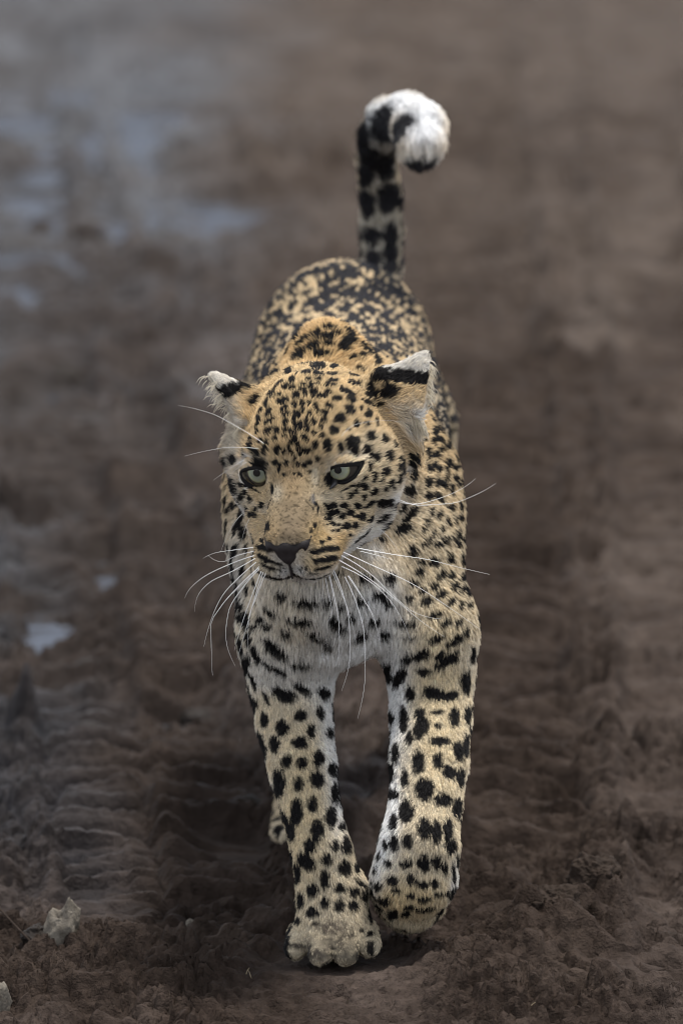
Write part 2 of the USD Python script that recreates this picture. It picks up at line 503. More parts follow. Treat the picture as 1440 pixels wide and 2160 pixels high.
def ground_z(x, y):
    p = np.stack([x, y, np.zeros_like(x)], -1)
    near = smooth01(60, 12, np.hypot(x, y)) * (.15 + .85 * smooth01(.15, .7, np.hypot(x, y + .1)))
    z = .05 * (meshkit.fbm(p * .8, 3, 50) - .5) * near
    z += (.030 + .030 * smooth01(1.5, 4, y)) * (meshkit.fbm(p * np.array([5.5, 4.5, 1]), 3, 51) - .5) * near
    fade = smooth01(12, 4, y) * smooth01(-3, -1.2, y)
    lump = meshkit.fbm(p * np.array([17, 15, 1]), 3, 52)
    z += .026 * (np.abs(lump - .5) * 2) ** .8 * fade
    crumb = meshkit.noise(p * 75, 53)
    crust = smooth01(.42, .62, meshkit.fbm(p * 11, 2, 57))
    z += (.010 * np.abs(meshkit.fbm(p * 62, 3, 54) - .5) * 2 + .0045 * (crumb - .5)) * fade * (.35 + .65 * crust)
    z += .004 * (1 - np.abs(meshkit.noise(p * np.array([140, 120, 1]), 58) * 2 - 1)) * fade * crust
    crack = 1 - np.abs(meshkit.fbm(p * np.array([15, 20, 1]), 3, 59) * 2 - 1)
    z -= .012 * smooth01(.86, 1.0, crack) * fade
    z = z + crumb_z(x, y) + plate_z(x, y)
    # ruts with tread marks pressed by tyres, curved bars across each lane
    for x0, slope, w, h, step, deep, seed in RUTS:
        dx = x - (x0 + slope * y) + .012 * (meshkit.noise(np.stack([y * 5, x * 0, x * 0], -1), 60 + seed) - .5)
        w = w * (1 + .10 * np.clip(y, 0, 8))
        lane = smooth01(1.15, .75, np.abs(dx) / w)
        warp = .03 * (meshkit.fbm(p * 14, 2, 70 + seed) - .5)
        ph = (y + 6.0 * dx * dx + warp + .15 * dx) / step
        bar = np.abs((ph % 1.0) * 2 - 1)
        bar = smooth01(.05, .75, bar)
        amp = .35 + .9 * meshkit.noise(np.stack([np.floor(ph), x * 7, x * 0 + seed], -1), 80 + seed)
        broken = smooth01(.30, .48, meshkit.fbm(p * np.array([8, 5, 1]), 2, 75 + seed))
        k = lane * fade * broken * smooth01(-.08, .16, y + .12 * (meshkit.fbm(p * 9, 2, 99) - .5))
        z = z * (1 - .70 * k) + k * (h * bar * amp) - lane * near * deep
        edge = np.exp(-((np.abs(dx) - w * 1.2) / (w * .25)) ** 2)
        z = z + edge * near * (.006 + .014 * meshkit.noise(p * 26, 90 + seed)) * smooth01(12, 5, y)
    for u, vv, r, h in MOUNDS:
        q = on_ground(u, vv)
        z = z + h * np.exp(-(((x - q[0]) / r) ** 2 + ((y - q[1] - r * .5) / (r * 1.2)) ** 2)) * (.6 + .8 * meshkit.fbm(p * 34, 2, 98))
    # low wet ground on the left
    far = smooth01(.05, -.45, x + .06 * (y - 6) + .25 * (meshkit.fbm(p * np.array([4, 1.3, 1]), 3, 62) - .5)) * smooth01(3.7, 4.8, y) * smooth01(7.8, 6.2, y)
    z -= .036 * far * (.42 + 1.05 * meshkit.fbm(p * np.array([3.2, 1.1, 1]), 3, 61))
    left = smooth01(-.20, -.36, x) * smooth01(.9, 1.5, y) * smooth01(4.5, 3.2, y)
    z -= .022 * left
    z = z - .014 * smooth01(4, 1, np.hypot(x, y))
    front = smooth01(.15, .07, np.abs(x + .008)) * smooth01(.06, -.02, y) * smooth01(-.42, -.20, y)
    z = z * (1 - front) + (.38 * z - .007) * front
    # under the paws
    for cx, cy, r, lev in ((-.009, -.004, .070, -.003), (-.056, .53, .10, -.010), (.086, .99, .06, -.004)):
        w = smooth01(1.5, .75, np.hypot((x - cx) / r, (y - cy) / (r * .9)))
        z = z * (1 - w) + (lev + .15 * z) * w
        z = z + .012 * np.exp(-((np.hypot((x - cx) / r, (y - cy) / (r * .9)) - 1.35) / .22) ** 2) * meshkit.noise(p * 30, 97)
    return z


def axis(inner0, inner1, step, grow, lo, hi):
    a = list(np.arange(inner0, inner1 + step / 2, step))
    s = step
    while a[-1] < hi:
        s *= grow; a.append(a[-1] + s)
    s, b = step, [inner0]
    while b[-1] > lo:
        s *= grow; b.append(b[-1] - s)
    return np.array(b[:0:-1] + a)


def build_ground():
    xs = axis(-.38, .40, .0024, 1.035, -400, 400)
    a = list(np.arange(-.30, .50, .0028)); s = .0028
    while a[-1] < 400:
        s *= 1.0048 if a[-1] < 9 else 1.06
        a.append(a[-1] + s)
    b, s = [-.30], .0028
    while b[-1] > -300:
        s *= 1.08; b.append(b[-1] - s)
    ys = np.array(b[:0:-1] + a)
    X, Y = np.meshgrid(xs, ys, indexing="ij")
    Z = ground_z(X.ravel(), Y.ravel())
    v = np.stack([X.ravel(), Y.ravel(), Z], 1)
    nx, ny = len(xs), len(ys)
    i, j = np.meshgrid(np.arange(nx - 1), np.arange(ny - 1), indexing="ij")
    k = i * ny + j
    f = np.stack([k, k + ny, k + ny + 1, k + 1], -1).reshape(-1, 4)
    # wetness and tone, as the soil itself varies
    p = np.stack([v[:, 0], v[:, 1], 0 * v[:, 0]], 1)
    side = v[:, 0] + .06 * np.clip(v[:, 1], 0, 8) * 0
    wet = smooth01(.16, -.30, side + .30 * (meshkit.fbm(p * np.array([3.2, 2.2, 1]), 3, 101) - .5) + .02 * v[:, 1])
    wet = np.clip(wet * smooth01(-.1, .7, v[:, 1] + .3 * (meshkit.noise(p * 5, 102) - .5)) + .0, 0, 1)
    low = smooth01(.010, -.012, Z + .0)
    wet = np.clip(wet * (.8 + .4 * low), 0, 1)
    g = usdkit.mesh(stage, "/World/" + numbered("ground"), (v, f), None, smooth=True)
    pv = UsdGeom.PrimvarsAPI(g)
    pv.CreatePrimvar("wet", Sdf.ValueTypeNames.FloatArray, "vertex").Set(Vt.FloatArray.FromNumpy(wet.astype(np.float32)))
    dry = smooth01(-.05, .45, v[:, 0] + .10 * v[:, 1] + .5 * (meshkit.fbm(p * np.array([2.2, 1.0, 1]), 3, 103) - .5)) * smooth01(.6, 4.0, v[:, 1])
    churn = np.zeros(len(v))
    for x0, slope, w, h, step, deep, seed in RUTS[0::2]:
        dx = np.abs(v[:, 0] - (x0 + slope * v[:, 1])) / (w * (1.5 + .12 * np.clip(v[:, 1], 0, 9)))
        churn = np.maximum(churn, smooth01(1.5, .5, dx + .9 * (meshkit.fbm(p * np.array([6, 2.2, 1]), 3, 105) - .5)))
    churn = np.maximum(churn * smooth01(6.5, 2.5, v[:, 1]), .9 * smooth01(.47, .60, meshkit.fbm(p * np.array([3.2, 1.7, 1]), 3, 106)) * smooth01(9, 3, v[:, 1]))
    dry = dry * (1 - .8 * churn)
    wet = wet * (1 - .75 * churn)
    pv.CreatePrimvar("wet", Sdf.ValueTypeNames.FloatArray, "vertex").Set(Vt.FloatArray.FromNumpy(wet.astype(np.float32)))
    pv.CreatePrimvar("dry", Sdf.ValueTypeNames.FloatArray, "vertex").Set(Vt.FloatArray.FromNumpy(dry.astype(np.float32)))
    sheen = wet * (.22 + .78 * smooth01(1.0, 2.6, v[:, 1])) * (.55 + .45 * smooth01(.40, .6, meshkit.fbm(p * np.array([3, 1.5, 1]), 3, 107)))
    pv.CreatePrimvar("sheen", Sdf.ValueTypeNames.FloatArray, "vertex").Set(Vt.FloatArray.FromNumpy(sheen.astype(np.float32)))
    pv.CreatePrimvar("churn", Sdf.ValueTypeNames.FloatArray, "vertex").Set(Vt.FloatArray.FromNumpy(churn.astype(np.float32)))
    m = usdkit.material(stage, "/World/Looks/mud", {
        "g": ("geometry", {}),
        "wet": ("attribute", {"attribute": "wet"}), "churn": ("attribute", {"attribute": "churn"}), "sheen": ("attribute", {"attribute": "sheen"}), "dk": ("mix_color", {"blend_type": "multiply", "a": (1.0, 1.0, 1.0), "b": (.66, .63, .60)}), "mc": ("mix_color", {"blend_type": "multiply", "fac": 1.0}), "dry": ("attribute", {"attribute": "dry"}),
        "n1": ("noise_texture", {"scale": 7.0, "detail": 6.0, "roughness": .62}),
        "n2": ("noise_texture", {"scale": 55.0, "detail": 5.0, "roughness": .65}),
        "n3": ("noise_texture", {"scale": 330.0, "detail": 4.0, "roughness": .6}),
        "r1": ("rgb_ramp", {"ramp": [(.30, (0.0300, 0.0218, 0.0175)), (.50, (0.0488, 0.0364, 0.0301)), (.70, (0.0766, 0.0589, 0.0490))]}),
        "rd": ("rgb_ramp", {"ramp": [(.32, (0.0432, 0.0325, 0.0261)), (.52, (0.0681, 0.0529, 0.0430)), (.72, (0.0904, 0.0716, 0.0599))]}),
        "rw": ("rgb_ramp", {"ramp": [(.3, (0.0134, 0.0126, 0.0140)), (.7, (0.0269, 0.0244, 0.0269))]}),
        "md": ("mix_color", {}), "mw": ("mix_color", {}),
        "grain": ("rgb_ramp", {"ramp": [(.3, (.62, .62, .62)), (.7, (1.3, 1.3, 1.3))]}), "mg": ("mix_color", {"blend_type": "multiply", "fac": .8, "use_clamp": False}),
        "ro": ("map_range", {"from_min": 0.0, "from_max": 1.0, "to_min": .72, "to_max": .42, "clamp": True}),
        "b1": ("bump", {"strength": .9, "distance": .009}), "b2": ("bump", {"strength": .8, "distance": .0025}),
        "sp": ("map_range", {"from_min": 0.0, "from_max": 1.0, "to_min": .04, "to_max": .38, "clamp": True}), "p": ("principled_bsdf", {}),
    }, [("g.position", "n1.vector"), ("g.position", "n2.vector"), ("g.position", "n3.vector"), ("n1.fac", "r1.fac"), ("n1.fac", "rd.fac"), ("n1.fac", "rw.fac"),
        ("r1.color", "md.a"), ("rd.color", "md.b"), ("dry.fac", "md.fac"), ("md.result", "mw.a"), ("rw.color", "mw.b"), ("wet.fac", "mw.fac"),
        ("n2.fac", "grain.fac"), ("churn.fac", "dk.fac"), ("mw.result", "mc.a"), ("dk.result", "mc.b"), ("mc.result", "mg.a"), ("grain.color", "mg.b"), ("mg.result", "p.base_color"), ("wet.fac", "ro.value"), ("ro.result", "p.roughness"), ("sheen.fac", "sp.value"), ("sp.result", "p.specular_ior_level"),
        ("n2.fac", "b1.height"), ("n3.fac", "b2.height"), ("b1.normal", "b2.normal"), ("b2.normal", "p.normal")], surface="p.BSDF")
    UsdShade.MaterialBindingAPI.Apply(g.GetPrim()).Bind(m)
    data(g.GetPrim(), kind="structure", label="churned dark brown mud with tyre tread marks", category="ground")
    # standing water in the low ground
    w = usdkit.material(stage, "/World/Looks/water", {
        "g": ("geometry", {}), "n": ("noise_texture", {"scale": 14.0, "detail": 3.0}), "bp": ("bump", {"strength": .7, "distance": .02}),
        "d": ("diffuse_bsdf", {"color": (.030, .028, .028)}), "s": ("glossy_bsdf", {"color": (.74, .84, 1.0), "roughness": .22}), "m": ("mix_closure", {"fac": .17})},
        [("g.position", "n.vector"), ("n.fac", "bp.height"), ("bp.normal", "s.normal"), ("d.BSDF", "m.closure1"), ("s.BSDF", "m.closure2")], surface="m.closure")
    for name, x0, x1, y0, y1, z, lab in (("puddle", -6, -.02, 3.6, 11.5, -.019, "wide shallow puddle reflecting the sky in the far left"), ("puddle", -1.4, -.17, .85, 4.6, -.026, "small muddy puddle left of the leopard")):
        m = trimesh.creation.box([x1 - x0, y1 - y0, .002]); m.apply_translation([(x0 + x1) / 2, (y0 + y1) / 2, z])
        obj(name, m, w, smooth=False, kind="structure", label=lab, category="water")


# ------------------------------------------------------------------ stones, clods, twigs
def lump(size, seed, rough=.28, facets=9, sub=4, squash=1.0):
    """A broken lump: a hull of random points, its faces roughened."""
    rng = np.random.default_rng(seed)
    q = unit(rng.normal(0, 1, (facets * 3, 3))) * rng.uniform(.8, 1.05, (facets * 3, 1))
    h = trimesh.PointCloud(q).convex_hull
    m = trimesh.creation.icosphere(sub)
    d = unit(m.vertices)
    eq = np.c_[h.face_normals, -(h.face_normals * h.triangles[:, 0]).sum(1)]
    r = np.min(np.where(d @ eq[:, :3].T > 1e-6, -eq[:, 3] / np.maximum(d @ eq[:, :3].T, 1e-6), 9), 1)
    r = r * (1 + rough * (meshkit.fbm(d * 2.2 + seed, 3, seed) - .5) + rough * .45 * (meshkit.fbm(d * 8 + seed, 3, seed + 5) - .5))
    return trimesh.Trimesh(d * r[:, None] * np.asarray(size) / 2, m.faces, process=False)


def build_stones():
    def stone_mat(name, a, b, rough=.75):
        return usdkit.material(stage, f"/World/Looks/{name}", {
            "g": ("geometry", {}), "n": ("noise_texture", {"scale": 90.0, "detail": 6.0, "roughness": .65}), "r": ("rgb_ramp", {"ramp": [(.3, a), (.7, b)]}),
            "n2": ("noise_texture", {"scale": 420.0, "detail": 4.0}), "bp": ("bump", {"strength": .6, "distance": .002}), "p": ("principled_bsdf", {"roughness": rough, "specular_ior_level": .05})},
            [("g.position", "n.vector"), ("g.position", "n2.vector"), ("n.fac", "r.fac"), ("r.color", "p.base_color"), ("n2.fac", "bp.height"), ("bp.normal", "p.normal")], surface="p.BSDF")
    pale = stone_mat("pale_stone", (.055, .047, .038), (.175, .155, .128))
    mud = stone_mat("mud_clod", (0.0160, 0.0116, 0.0089), (0.0410, 0.0298, 0.0234))
    dark = stone_mat("wet_clod", (.014, .0115, .010), (.030, .0245, .021), .5)
    # the pale stone: an upright broken block with a notched top
    m = lump([.044, .038, .070], 12, .30)
    v = np.array(m.vertices)
    v[:, 2] -= .010 * np.exp(-((v[:, 0] + .001) / .006) ** 2) * (v[:, 2] > .012)
    m.vertices = v
    g0 = on_ground(131, 2004)
    m.apply_translation([g0[0], g0[1] + .012, .020])
    obj("stone", m, pale, smooth=25, label="pale grey stone with a notched top standing upright in the mud at lower left", category="stone")
    rows = [
        ("stone", (401, 1964), (.011, .012, .010), 3, pale, "tiny whitish pebble lying between the tread marks", "pebble"),
        ("stone", (-2, 2146), (.026, .03, .05), 8, pale, "pale stone cut off by the bottom left corner", "stone"),
        ("mud_clod", (1165, 1985), (.070, .065, .066), 21, mud, "larger cracked mud clod right of the raised paw", "clod"),
        ("mud_clod", (1252, 1945), (.066, .07, .056), 22, mud, "rounded mud clod just behind the larger cracked clod", "clod"),
        ("mud_clod", (222, 2090), (.062, .06, .036), 26, dark, "dark wet clod below the pale notched stone", "clod"),
        ("mud_clod", (75, 1990), (.036, .04, .024), 27, dark, "small dark clod left of the pale notched stone", "clod"),
        ("mud_clod", (180, 1412), (.036, .045, .026), 28, dark, "dark clod at the edge of the small puddle", "clod"),
        ("mud_clod", (188, 1556), (.042, .05, .036), 29, dark, "squat dark clod below the small puddle", "clod"),
        ("mud_clod", (185, 495), (.056, .06, .066), 32, mud, "largest blurred clod standing in the far puddle", "clod"),
        ("mud_clod", (85, 468), (.050, .05, .054), 33, mud, "blurred clod at the left of the far puddle", "clod"),
        ("mud_clod", (125, 790), (.095, .09, .060), 41, dark, "broad blurred brown lump at the left below the far puddle", "clod"),
        ("mud_clod", (205, 880), (.070, .08, .050), 42, dark, "blurred dark lump just below the broad brown lump at the left", "clod"),
        ("mud_clod", (420, 1490), (.050, .05, .030), 43, dark, "dark clod between the small puddle and the planted foreleg", "clod"),
        ("mud_clod", (520, 1720), (.046, .05, .026), 44, dark, "dark clod just left of the hind paw", "clod"),
        ("mud_clod", (150, 410), (.032, .04, .026), 34, mud, "small blurred clod farthest out in the puddle", "clod"),
    ]
    for name, (u, vv), size, seed, mat, lab, cat in rows:
        q = on_ground(u, vv)
        m = lump(size, seed, .42 if name == "mud_clod" else .25, 16 if name == "mud_clod" else 9, sub=5 if size[0] > .05 and vv > 1800 else 4)
        if name == "mud_clod" and vv > 1800:
            w = np.array(m.vertices)
            w += unit(w) * (.006 * (np.abs(meshkit.fbm(w * 55 + seed, 3, seed) - .5) * 2 - .25) + .003 * (meshkit.noise(w * 260, seed) - .5))[:, None]
            m.vertices = w
        z = float(ground_z(np.array([q[0]]), np.array([q[1] + size[1] * .3]))[0])
        m.apply_translation([q[0], q[1] + size[1] * .3, z + size[2] * .12])
        obj(name, m, mat, smooth=35, label=lab, category=cat)
    straw = stone_mat("dry_stalk", (.14, .11, .075), (.30, .25, .17))
    a = on_ground(95, 2008)
    b = at(-45, 1868, .16)
    q = spline([a + [0, 0, -.004], .55 * a + .45 * b + [0, 0, -.004], b], 14)
    obj("twig", tube(q, np.linspace(.0011, .0014, 14), 6), mud, smooth=True, label="thin bare twig leaning behind the pale notched stone", category="twig")
    for (u, vv, du, dv, lab) in ((518, 2046, 8, -16, "tiny upright straw bit beside the left tread marks"), (100, 2072, 14, -10, "tiny pale straw bit below the pale notched stone"), (530, 2050, -6, -18, "forked straw bit beside the left tread marks"), (1120, 2130, 18, -6, "tiny straw bit on the mud at bottom right"), (1330, 1996, 10, -14, "tiny straw bit near the right edge")):
        q = on_ground(u, vv, .008)
        z = float(ground_z(q[:1], q[1:2])[0])
        q[2] = z
        e = q + np.array([px(du, 0), .004, px(-dv, 0)])
        obj("straw", tube(spline([q, .5 * (q + e) + [0, .001, .001], e], 6), np.linspace(.0006, .0003, 6), 5), straw, smooth=True, label=lab, category="straw")


# ------------------------------------------------------------------ the leopard: the marks of its coat
# Each row of a sheet: u, v, half length, half width, angle, in the units of the sheet (its origin and scale in the photograph follow)
SHEETS = []


def sheet(u0, v0, scale, rows, zone="head"):
    n0 = len(SHEETS)
    for r in rows.replace(";", "\n").split("\n"):
        q = [float(x) for x in r.split()]
        if q:
            q += [0] * (5 - len(q))
            m = (u0 + q[0] / scale, v0 + q[1] / scale, q[2] / scale, q[3] / scale, math.radians(q[4]), zone)
            if all(math.hypot(m[0] - o[0], m[1] - o[1]) > .8 * max(min(o[2], o[3]), min(m[2], m[3])) for o in SHEETS[:n0]):   # seen on an earlier sheet too
                SHEETS.append(m)


# crown, left half
sheet(520, 740, 8, """490 600 75 30 -40;330 700 50 30 -45;520 480 60 25 -30;660 610 55 48;770 620 60 35;760 480 52 68;830 380 20 50
650 270 60 90;1000 340 78 58;1050 470 58 38;1210 480 55 40;1260 400 45 35;1180 310 50 38;960 560 70 25 -10;1080 560 60 25;1190 560 50 25
1070 620 40 28;940 660 60 38;980 730 40 58;1120 730 78 45 70;1160 680 40 30;1250 770 78 42;1370 690 60 38;1380 560 70 35 -25
840 760 60 66 15;600 850 95 45 -10;640 970 75 40 -30;650 1080 70 35 -30;650 1210 45 60;370 1050 85 48 -65;190 1240 100 32 -58;130 1130 38 38
380 1200 100 35 -35;360 1360 85 48 -35;515 1350 45 52;650 1340 48 38;640 1440 40 28;480 1500 40 45;800 920 50 42;930 900 38 56;1040 880 28 45
1170 970 92 38 58;1300 1050 62 48;1300 1170 54 44;1380 930 70 35 20;850 1070 70 46 50;790 1180 36 80;900 1280 44 78;820 1290 30 100
1000 1180 32 66;1010 1310 42 66;750 1390 42 46;1120 1220 45 62;1060 1060 34 44;940 1010 34 34;1250 1300 44 58;1130 1380 42 38;1250 1440 54 44
980 1470 74 44 45;820 1480 48 50;1145 1600 45 64;1350 1600 70 105;1020 1700 80 48;520 1680 50 74;340 1560 48 48;310 1680 56 78
740 1540 35 34;800 1560 28 40;710 1630 28 58;860 1590 33 40;880 1660 48 36;640 1720 46 36;760 1720 36 36;890 1740 36 36
40 1480 35 45;230 1520 50 44 -30;60 1600 46 56;150 1700 66 46;170 1360 25 48;430 720 58 22 -30;520 745 58 26 -20;400 790 48 22 -20;300 800 58 22 -55
330 910 26 46;250 990 38 22;170 1000 38 22 -40""")
# crown, right half
sheet(680, 740, 8, """240 200 80 42 -25;215 360 98 27;210 440 76 28;520 110 56 38;680 70 56 64;930 130 60 80;100 40 46 36;640 305 90 30 15;570 405 120 28 8
540 550 108 34 20;320 640 44 44;490 660 118 38 28;130 560 95 34 -5;110 680 68 38 20;50 760 46 38;840 440 40 64;1010 445 74 48 20;800 610 54 74
790 760 98 36 30;750 870 104 36 22;240 810 74 48;485 820 84 60 25;120 940 84 40;460 1000 88 74 35;640 980 45 22 80;840 980 60 30 50
290 1150 98 72 -25;760 1090 54 48;560 1240 42 64;740 1240 50 44;920 1200 26 74;950 930 40 28;185 1350 80 70;420 1340 44 26 -30;20 1050 58 48;20 1160 48 38
805 1440 74 70 40;1040 1490 54 74;570 1500 98 58 20;430 1570 58 84;90 1600 70 104;290 1640 54 86;1210 1590 36 66;720 1670 44 78""")
# ears' dark blobs, nape
sheet(520, 740, 8, """135 815 105 46 -50""")
sheet(680, 740, 8, """1105 690 135 105 -20""")
sheet(560, 660, 4.8, """650 140 70 28;500 190 50 20 -20;600 235 90 35;840 270 75 40;790 340 60 45;1010 330 50 35 40;360 285 70 25 -35;330 420 70 45 -30;480 330 90 30 -25;540 410 60 40
630 400 50 35;990 390 60 50;900 450 60 40;540 490 70 40;740 490 90 50;860 190 60 35 35;200 540 50 60 -60;1150 470 70 50 40;420 250 50 25 -30;720 210 40 25;1080 400 50 30 40;640 310 60 26""")
# right cheek
sheet(680, 900, 7.2, """740 450 48 52;820 480 50 64;1005 455 54 78;700 620 34 58;780 760 34 74;960 680 66 54;900 790 58 30 -60;1150 620 34 58;1155 810 40 64;1170 490 33 44
1270 600 25 100;1280 720 38 56;1030 850 48 46;950 940 58 33 -40;1050 940 28 38;630 790 35 38;510 900 44 36;630 910 54 46;410 915 165 15 -28
490 985 38 28;415 1050 44 54;775 990 58 54 -45;620 1080 38 54;285 1085 22 18;325 1205 48 44;525 1200 54 48;720 1180 78 34 -35;650 1230 38 18
890 1150 60 62 -50;1000 1160 54 62;165 1190 48 40 50;215 1290 34 48;290 1360 48 42;410 1310 58 44;600 1360 58 54;510 1360 48 23 -15
760 1400 78 38 -35;910 1380 92 34 -38;85 1330 44 32 50;45 1400 24 24;140 1470 48 28 35;235 1490 34 24;70 1490 18 16;370 1510 58 52 20;490 1500 44 44
290 1540 34 18;220 1580 34 24;40 1210 58 20 60;150 1580 28 14;100 1700 32 28;420 1650 28 18;1300 1340 140 50 -52;1180 1540 90 60 -45;870 1690 60 44;1210 1230 78 34 -50
1380 1000 56 80;1290 960 60 48""")
# left eye and cheek, muzzle
sheet(480, 940, 7.2, """720 260 48 44;805 305 27 35;895 265 38 44;960 120 28 40;1110 150 58 48 50;1245 255 44 38;1060 290 34 38;1170 305 48 38;1020 210 24 28
1345 220 22 44;1380 190 20 24;770 380 23 38;1245 395 28 23;1010 425 22 18;1100 440 38 22 30;860 440 34 24;460 130 54 36 60;440 200 36 30
200 600 44 36 40;270 710 38 38;340 820 38 54;165 830 40 48;90 910 38 56;250 970 44 48;430 970 38 38;520 900 34 44;350 1050 48 38;420 1060 38 33
370 650 130 15 30;665 660 26 76;590 940 130 11 -62;610 1220 20 64;455 1410 18 30;485 1440 15 40;530 1590 110 30 30;600 1740 185 30 22;630 1850 145 26 20
1330 1210 33 38;1280 1290 20 30;1250 1330 13 13;1430 1460 34 34;1330 880 26 36;1380 960 22 54;1300 960 13 23;1250 820 13 23
790 1860 18 16;850 1850 12 10;810 1910 20 16;780 1970 16 12;870 1920 10 8;1100 1870 22 24;1180 1850 16 16;1180 1900 18 18;1110 1930 14 14;1210 1950 14 14;1290 1960 16 16
620 560 6 6;1460 2080 10 10""")
# mouth line
sheet(0, 0, 1, """618 1217 13 4;586 1223 28 3.5 8;655 1225 34 3.5 -4;706 1212 20 4 -25;545 1211 16 4 35""")
# right whisker rows
sheet(380, 640, 2.057, """645 1027 13 12;617 1030 7 7;640 1065 74 12 -12;632 1111 80 12 -12;612 1150 62 8 -10;548 1153 5 4;565 1168 5 4;580 1160 4 4;530 1145 4 4;590 1175 4 4;560 1150 4 4""")
# neck and shoulder on the right
sheet(820, 760, 7.2, """740 1020 54 68;890 760 120 42 60;850 480 90 38 55;830 250 40 140;820 860 85 28 55;690 590 56 84
690 1150 48 32 30;760 1200 58 48 40;830 1280 38 38;930 1230 48 76;540 1120 58 24 40;530 1210 38 23;670 1240 34 58;780 1360 48 48;590 1430 36 100;700 1440 58 50
460 1380 46 70;440 1480 46 56;900 1550 56 76;690 1590 38 56;750 1650 48 56;600 1640 58 54;870 1720 28 105;1050 1610 38 58;440 1730 46 84;380 1620 36 54
590 1850 54 68;730 1850 46 76;830 1880 38 76;1000 1790 58 56;1040 1880 56 38;940 1960 46 84;380 2010 80 70;280 1960 50 70;600 2060 56 66;720 2060 48 56;800 2120 38 56""", "body")
sheet(800, 1040, 6, """290 190 58 32 -50;650 250 88 26 -58;580 420 88 26 -58;750 270 68 28 -65;860 370 68 28 70;780 450 58 28 -60;690 490 54 26 -60
590 620 88 28 -35;830 610 88 38 -40;720 640 48 33;900 180 48 43;1020 150 38 58;1020 300 48 48;940 340 24 58;1030 500 34 68;940 560 38 48;990 640 54 48 -40;1140 560 36 56
890 820 68 56;680 860 68 54;400 740 58 64;1040 840 28 68;1150 840 34 56;500 990 66 46;770 1030 74 33 -40;900 1040 64 38 -55;950 1170 64 43 -40;690 1180 58 43
1060 1200 88 38 -55;1180 1020 38 56;400 1140 54 44;550 1230 58 38;780 1280 68 48 -30;900 1380 74 38 -50;590 1360 74 52 -15;1040 1420 58 33 -70;1140 1410 58 38 -50
1220 1200 26 76;360 1340 46 36;700 1540 78 48 -20;840 1640 88 38 -35;1000 1640 66 23 -50;330 1650 136 36 10;730 1850 118 42 -25;970 1830 108 33 -38;1100 1750 28 58
380 1830 64 34;530 2020 64 54;400 2090 145 46 -20;760 2060 78 38 -40;900 2120 115 46 -15;1190 2050 42 98;50 1340 56 44;40 1760 54 44;160 1430 54 34;140 1100 54 36;530 870 46 36""", "body")
# throat, chest and the top of the planted foreleg
sheet(480, 1200, 5.54, """630 310 68 48 10;910 390 148 40 5;830 610 148 44;690 740 63 40;1020 770 98 38 25;1180 850 58 38 30;1250 610 76 60 40;1170 390 54 44
490 490 88 36 35;480 650 52 32;400 590 46 36;290 680 54 26;550 920 148 56 35;430 830 56 26 30;650 1010 56 46;330 1010 108 46 60;850 1110 106 38 3
600 1190 88 38 35;490 1130 84 26 20;160 1150 38 126;290 1290 110 28 65;670 1470 128 70 15;570 1420 56 54;1130 1450 78 66 40;870 1400 106 50 40;450 1510 84 26 65
270 1560 136 42 75;430 1760 48 86;850 1720 74 56 -10;640 1860 66 90;1080 1680 76 46 80;970 1900 46 76;1200 1910 56 56;200 1640 28 96;360 1970 46 56;150 560 34 54;160 440 36 44
1330 440 40 40;1340 700 44 36;1600 90 76 44;1770 300 84 48;1560 390 66 44;1880 80 70 44;1720 610 84 44;1560 770 76 44;1440 560 60 40""", "body")
# forelegs
sheet(460, 1500, 2.4, """325 85 33 33;520 15 22 38;575 130 33 53;220 180 78 21 75;285 170 26 43;410 160 40 33;470 115 21 43
345 255 29 33;425 260 29 27;510 240 31 43;583 295 28 39;305 365 36 72;405 370 29 36;500 345 36 43;590 415 24 53
395 510 34 67;480 470 27 40;570 535 29 58;350 580 85 27 70;500 605 36 53;460 685 29 43;590 675 19 31;655 670 30 46
440 765 55 36 50;550 755 24 36;640 795 36 40;395 820 24 53;705 785 19 38;540 855 27 46;475 910 34 36;615 900 29 27;690 915 27 24;412 960 24 43
540 972 27 29;612 985 27 29;685 985 29 24;475 1020 38 27;770 1020 17 48;400 1060 24 17;495 1078 19 12;720 870 33 13 40;770 1130 13 16;770 1200 18 38;725 1110 13 10
440 1190 12 12;350 1165 11 28;675 1140 13 23;540 1110 10 22;260 420 15 48;650 570 16 24
870 30 24 34;940 60 22 54;1020 15 30 30;1115 5 40 15;1195 30 28 48;1265 20 26 48;1110 75 20 14;1025 85 36 58 25;965 135 21 36;1125 150 56 22;1220 195 29 53;895 205 25 48
1015 260 34 58;1115 255 27 38;870 310 24 58;945 340 21 43;1270 170 15 58;1170 310 38 36;1230 340 24 53;1045 395 46 62;1140 450 46 36;1215 495 29 53
950 505 40 60;885 560 23 43;855 425 28 28;1045 590 36 53;1105 610 27 62;1165 600 24 62;1185 685 33 38
890 670 24 43;960 660 27 38;845 675 17 29;1040 770 36 40;1105 765 24 43;950 775 33 24;860 770 29 17 50;810 735 15 19
1145 795 19 27;1215 760 13 34;975 850 27 27;1035 880 31 21;1095 870 25 23;885 855 33 24;800 890 27 23;795 800 15 24;1190 800 13 29
900 910 24 19;975 935 27 15;1040 955 31 19;1115 930 25 17;830 965 38 24;965 1000 29 17;1160 925 19 15;880 1030 33 28;945 1030 24 19;1195 850 15 19;1050 1010 48 13""", "leg")
sheet(400, 1100, 2.18, """1040 620 68 22 -15;1220 550 48 18 -30;1080 690 36 18;1180 640 66 22 -35;1310 620 20 38;1120 790 52 27 10;1200 800 38 23 -15;1270 740 27 56;1010 790 24 38
960 720 56 24 -60;900 720 34 22;1130 870 48 23;1215 880 28 43;1285 890 27 56;930 910 28 33;980 900 19 48;1060 870 24 30;850 700 20 34""", "leg")
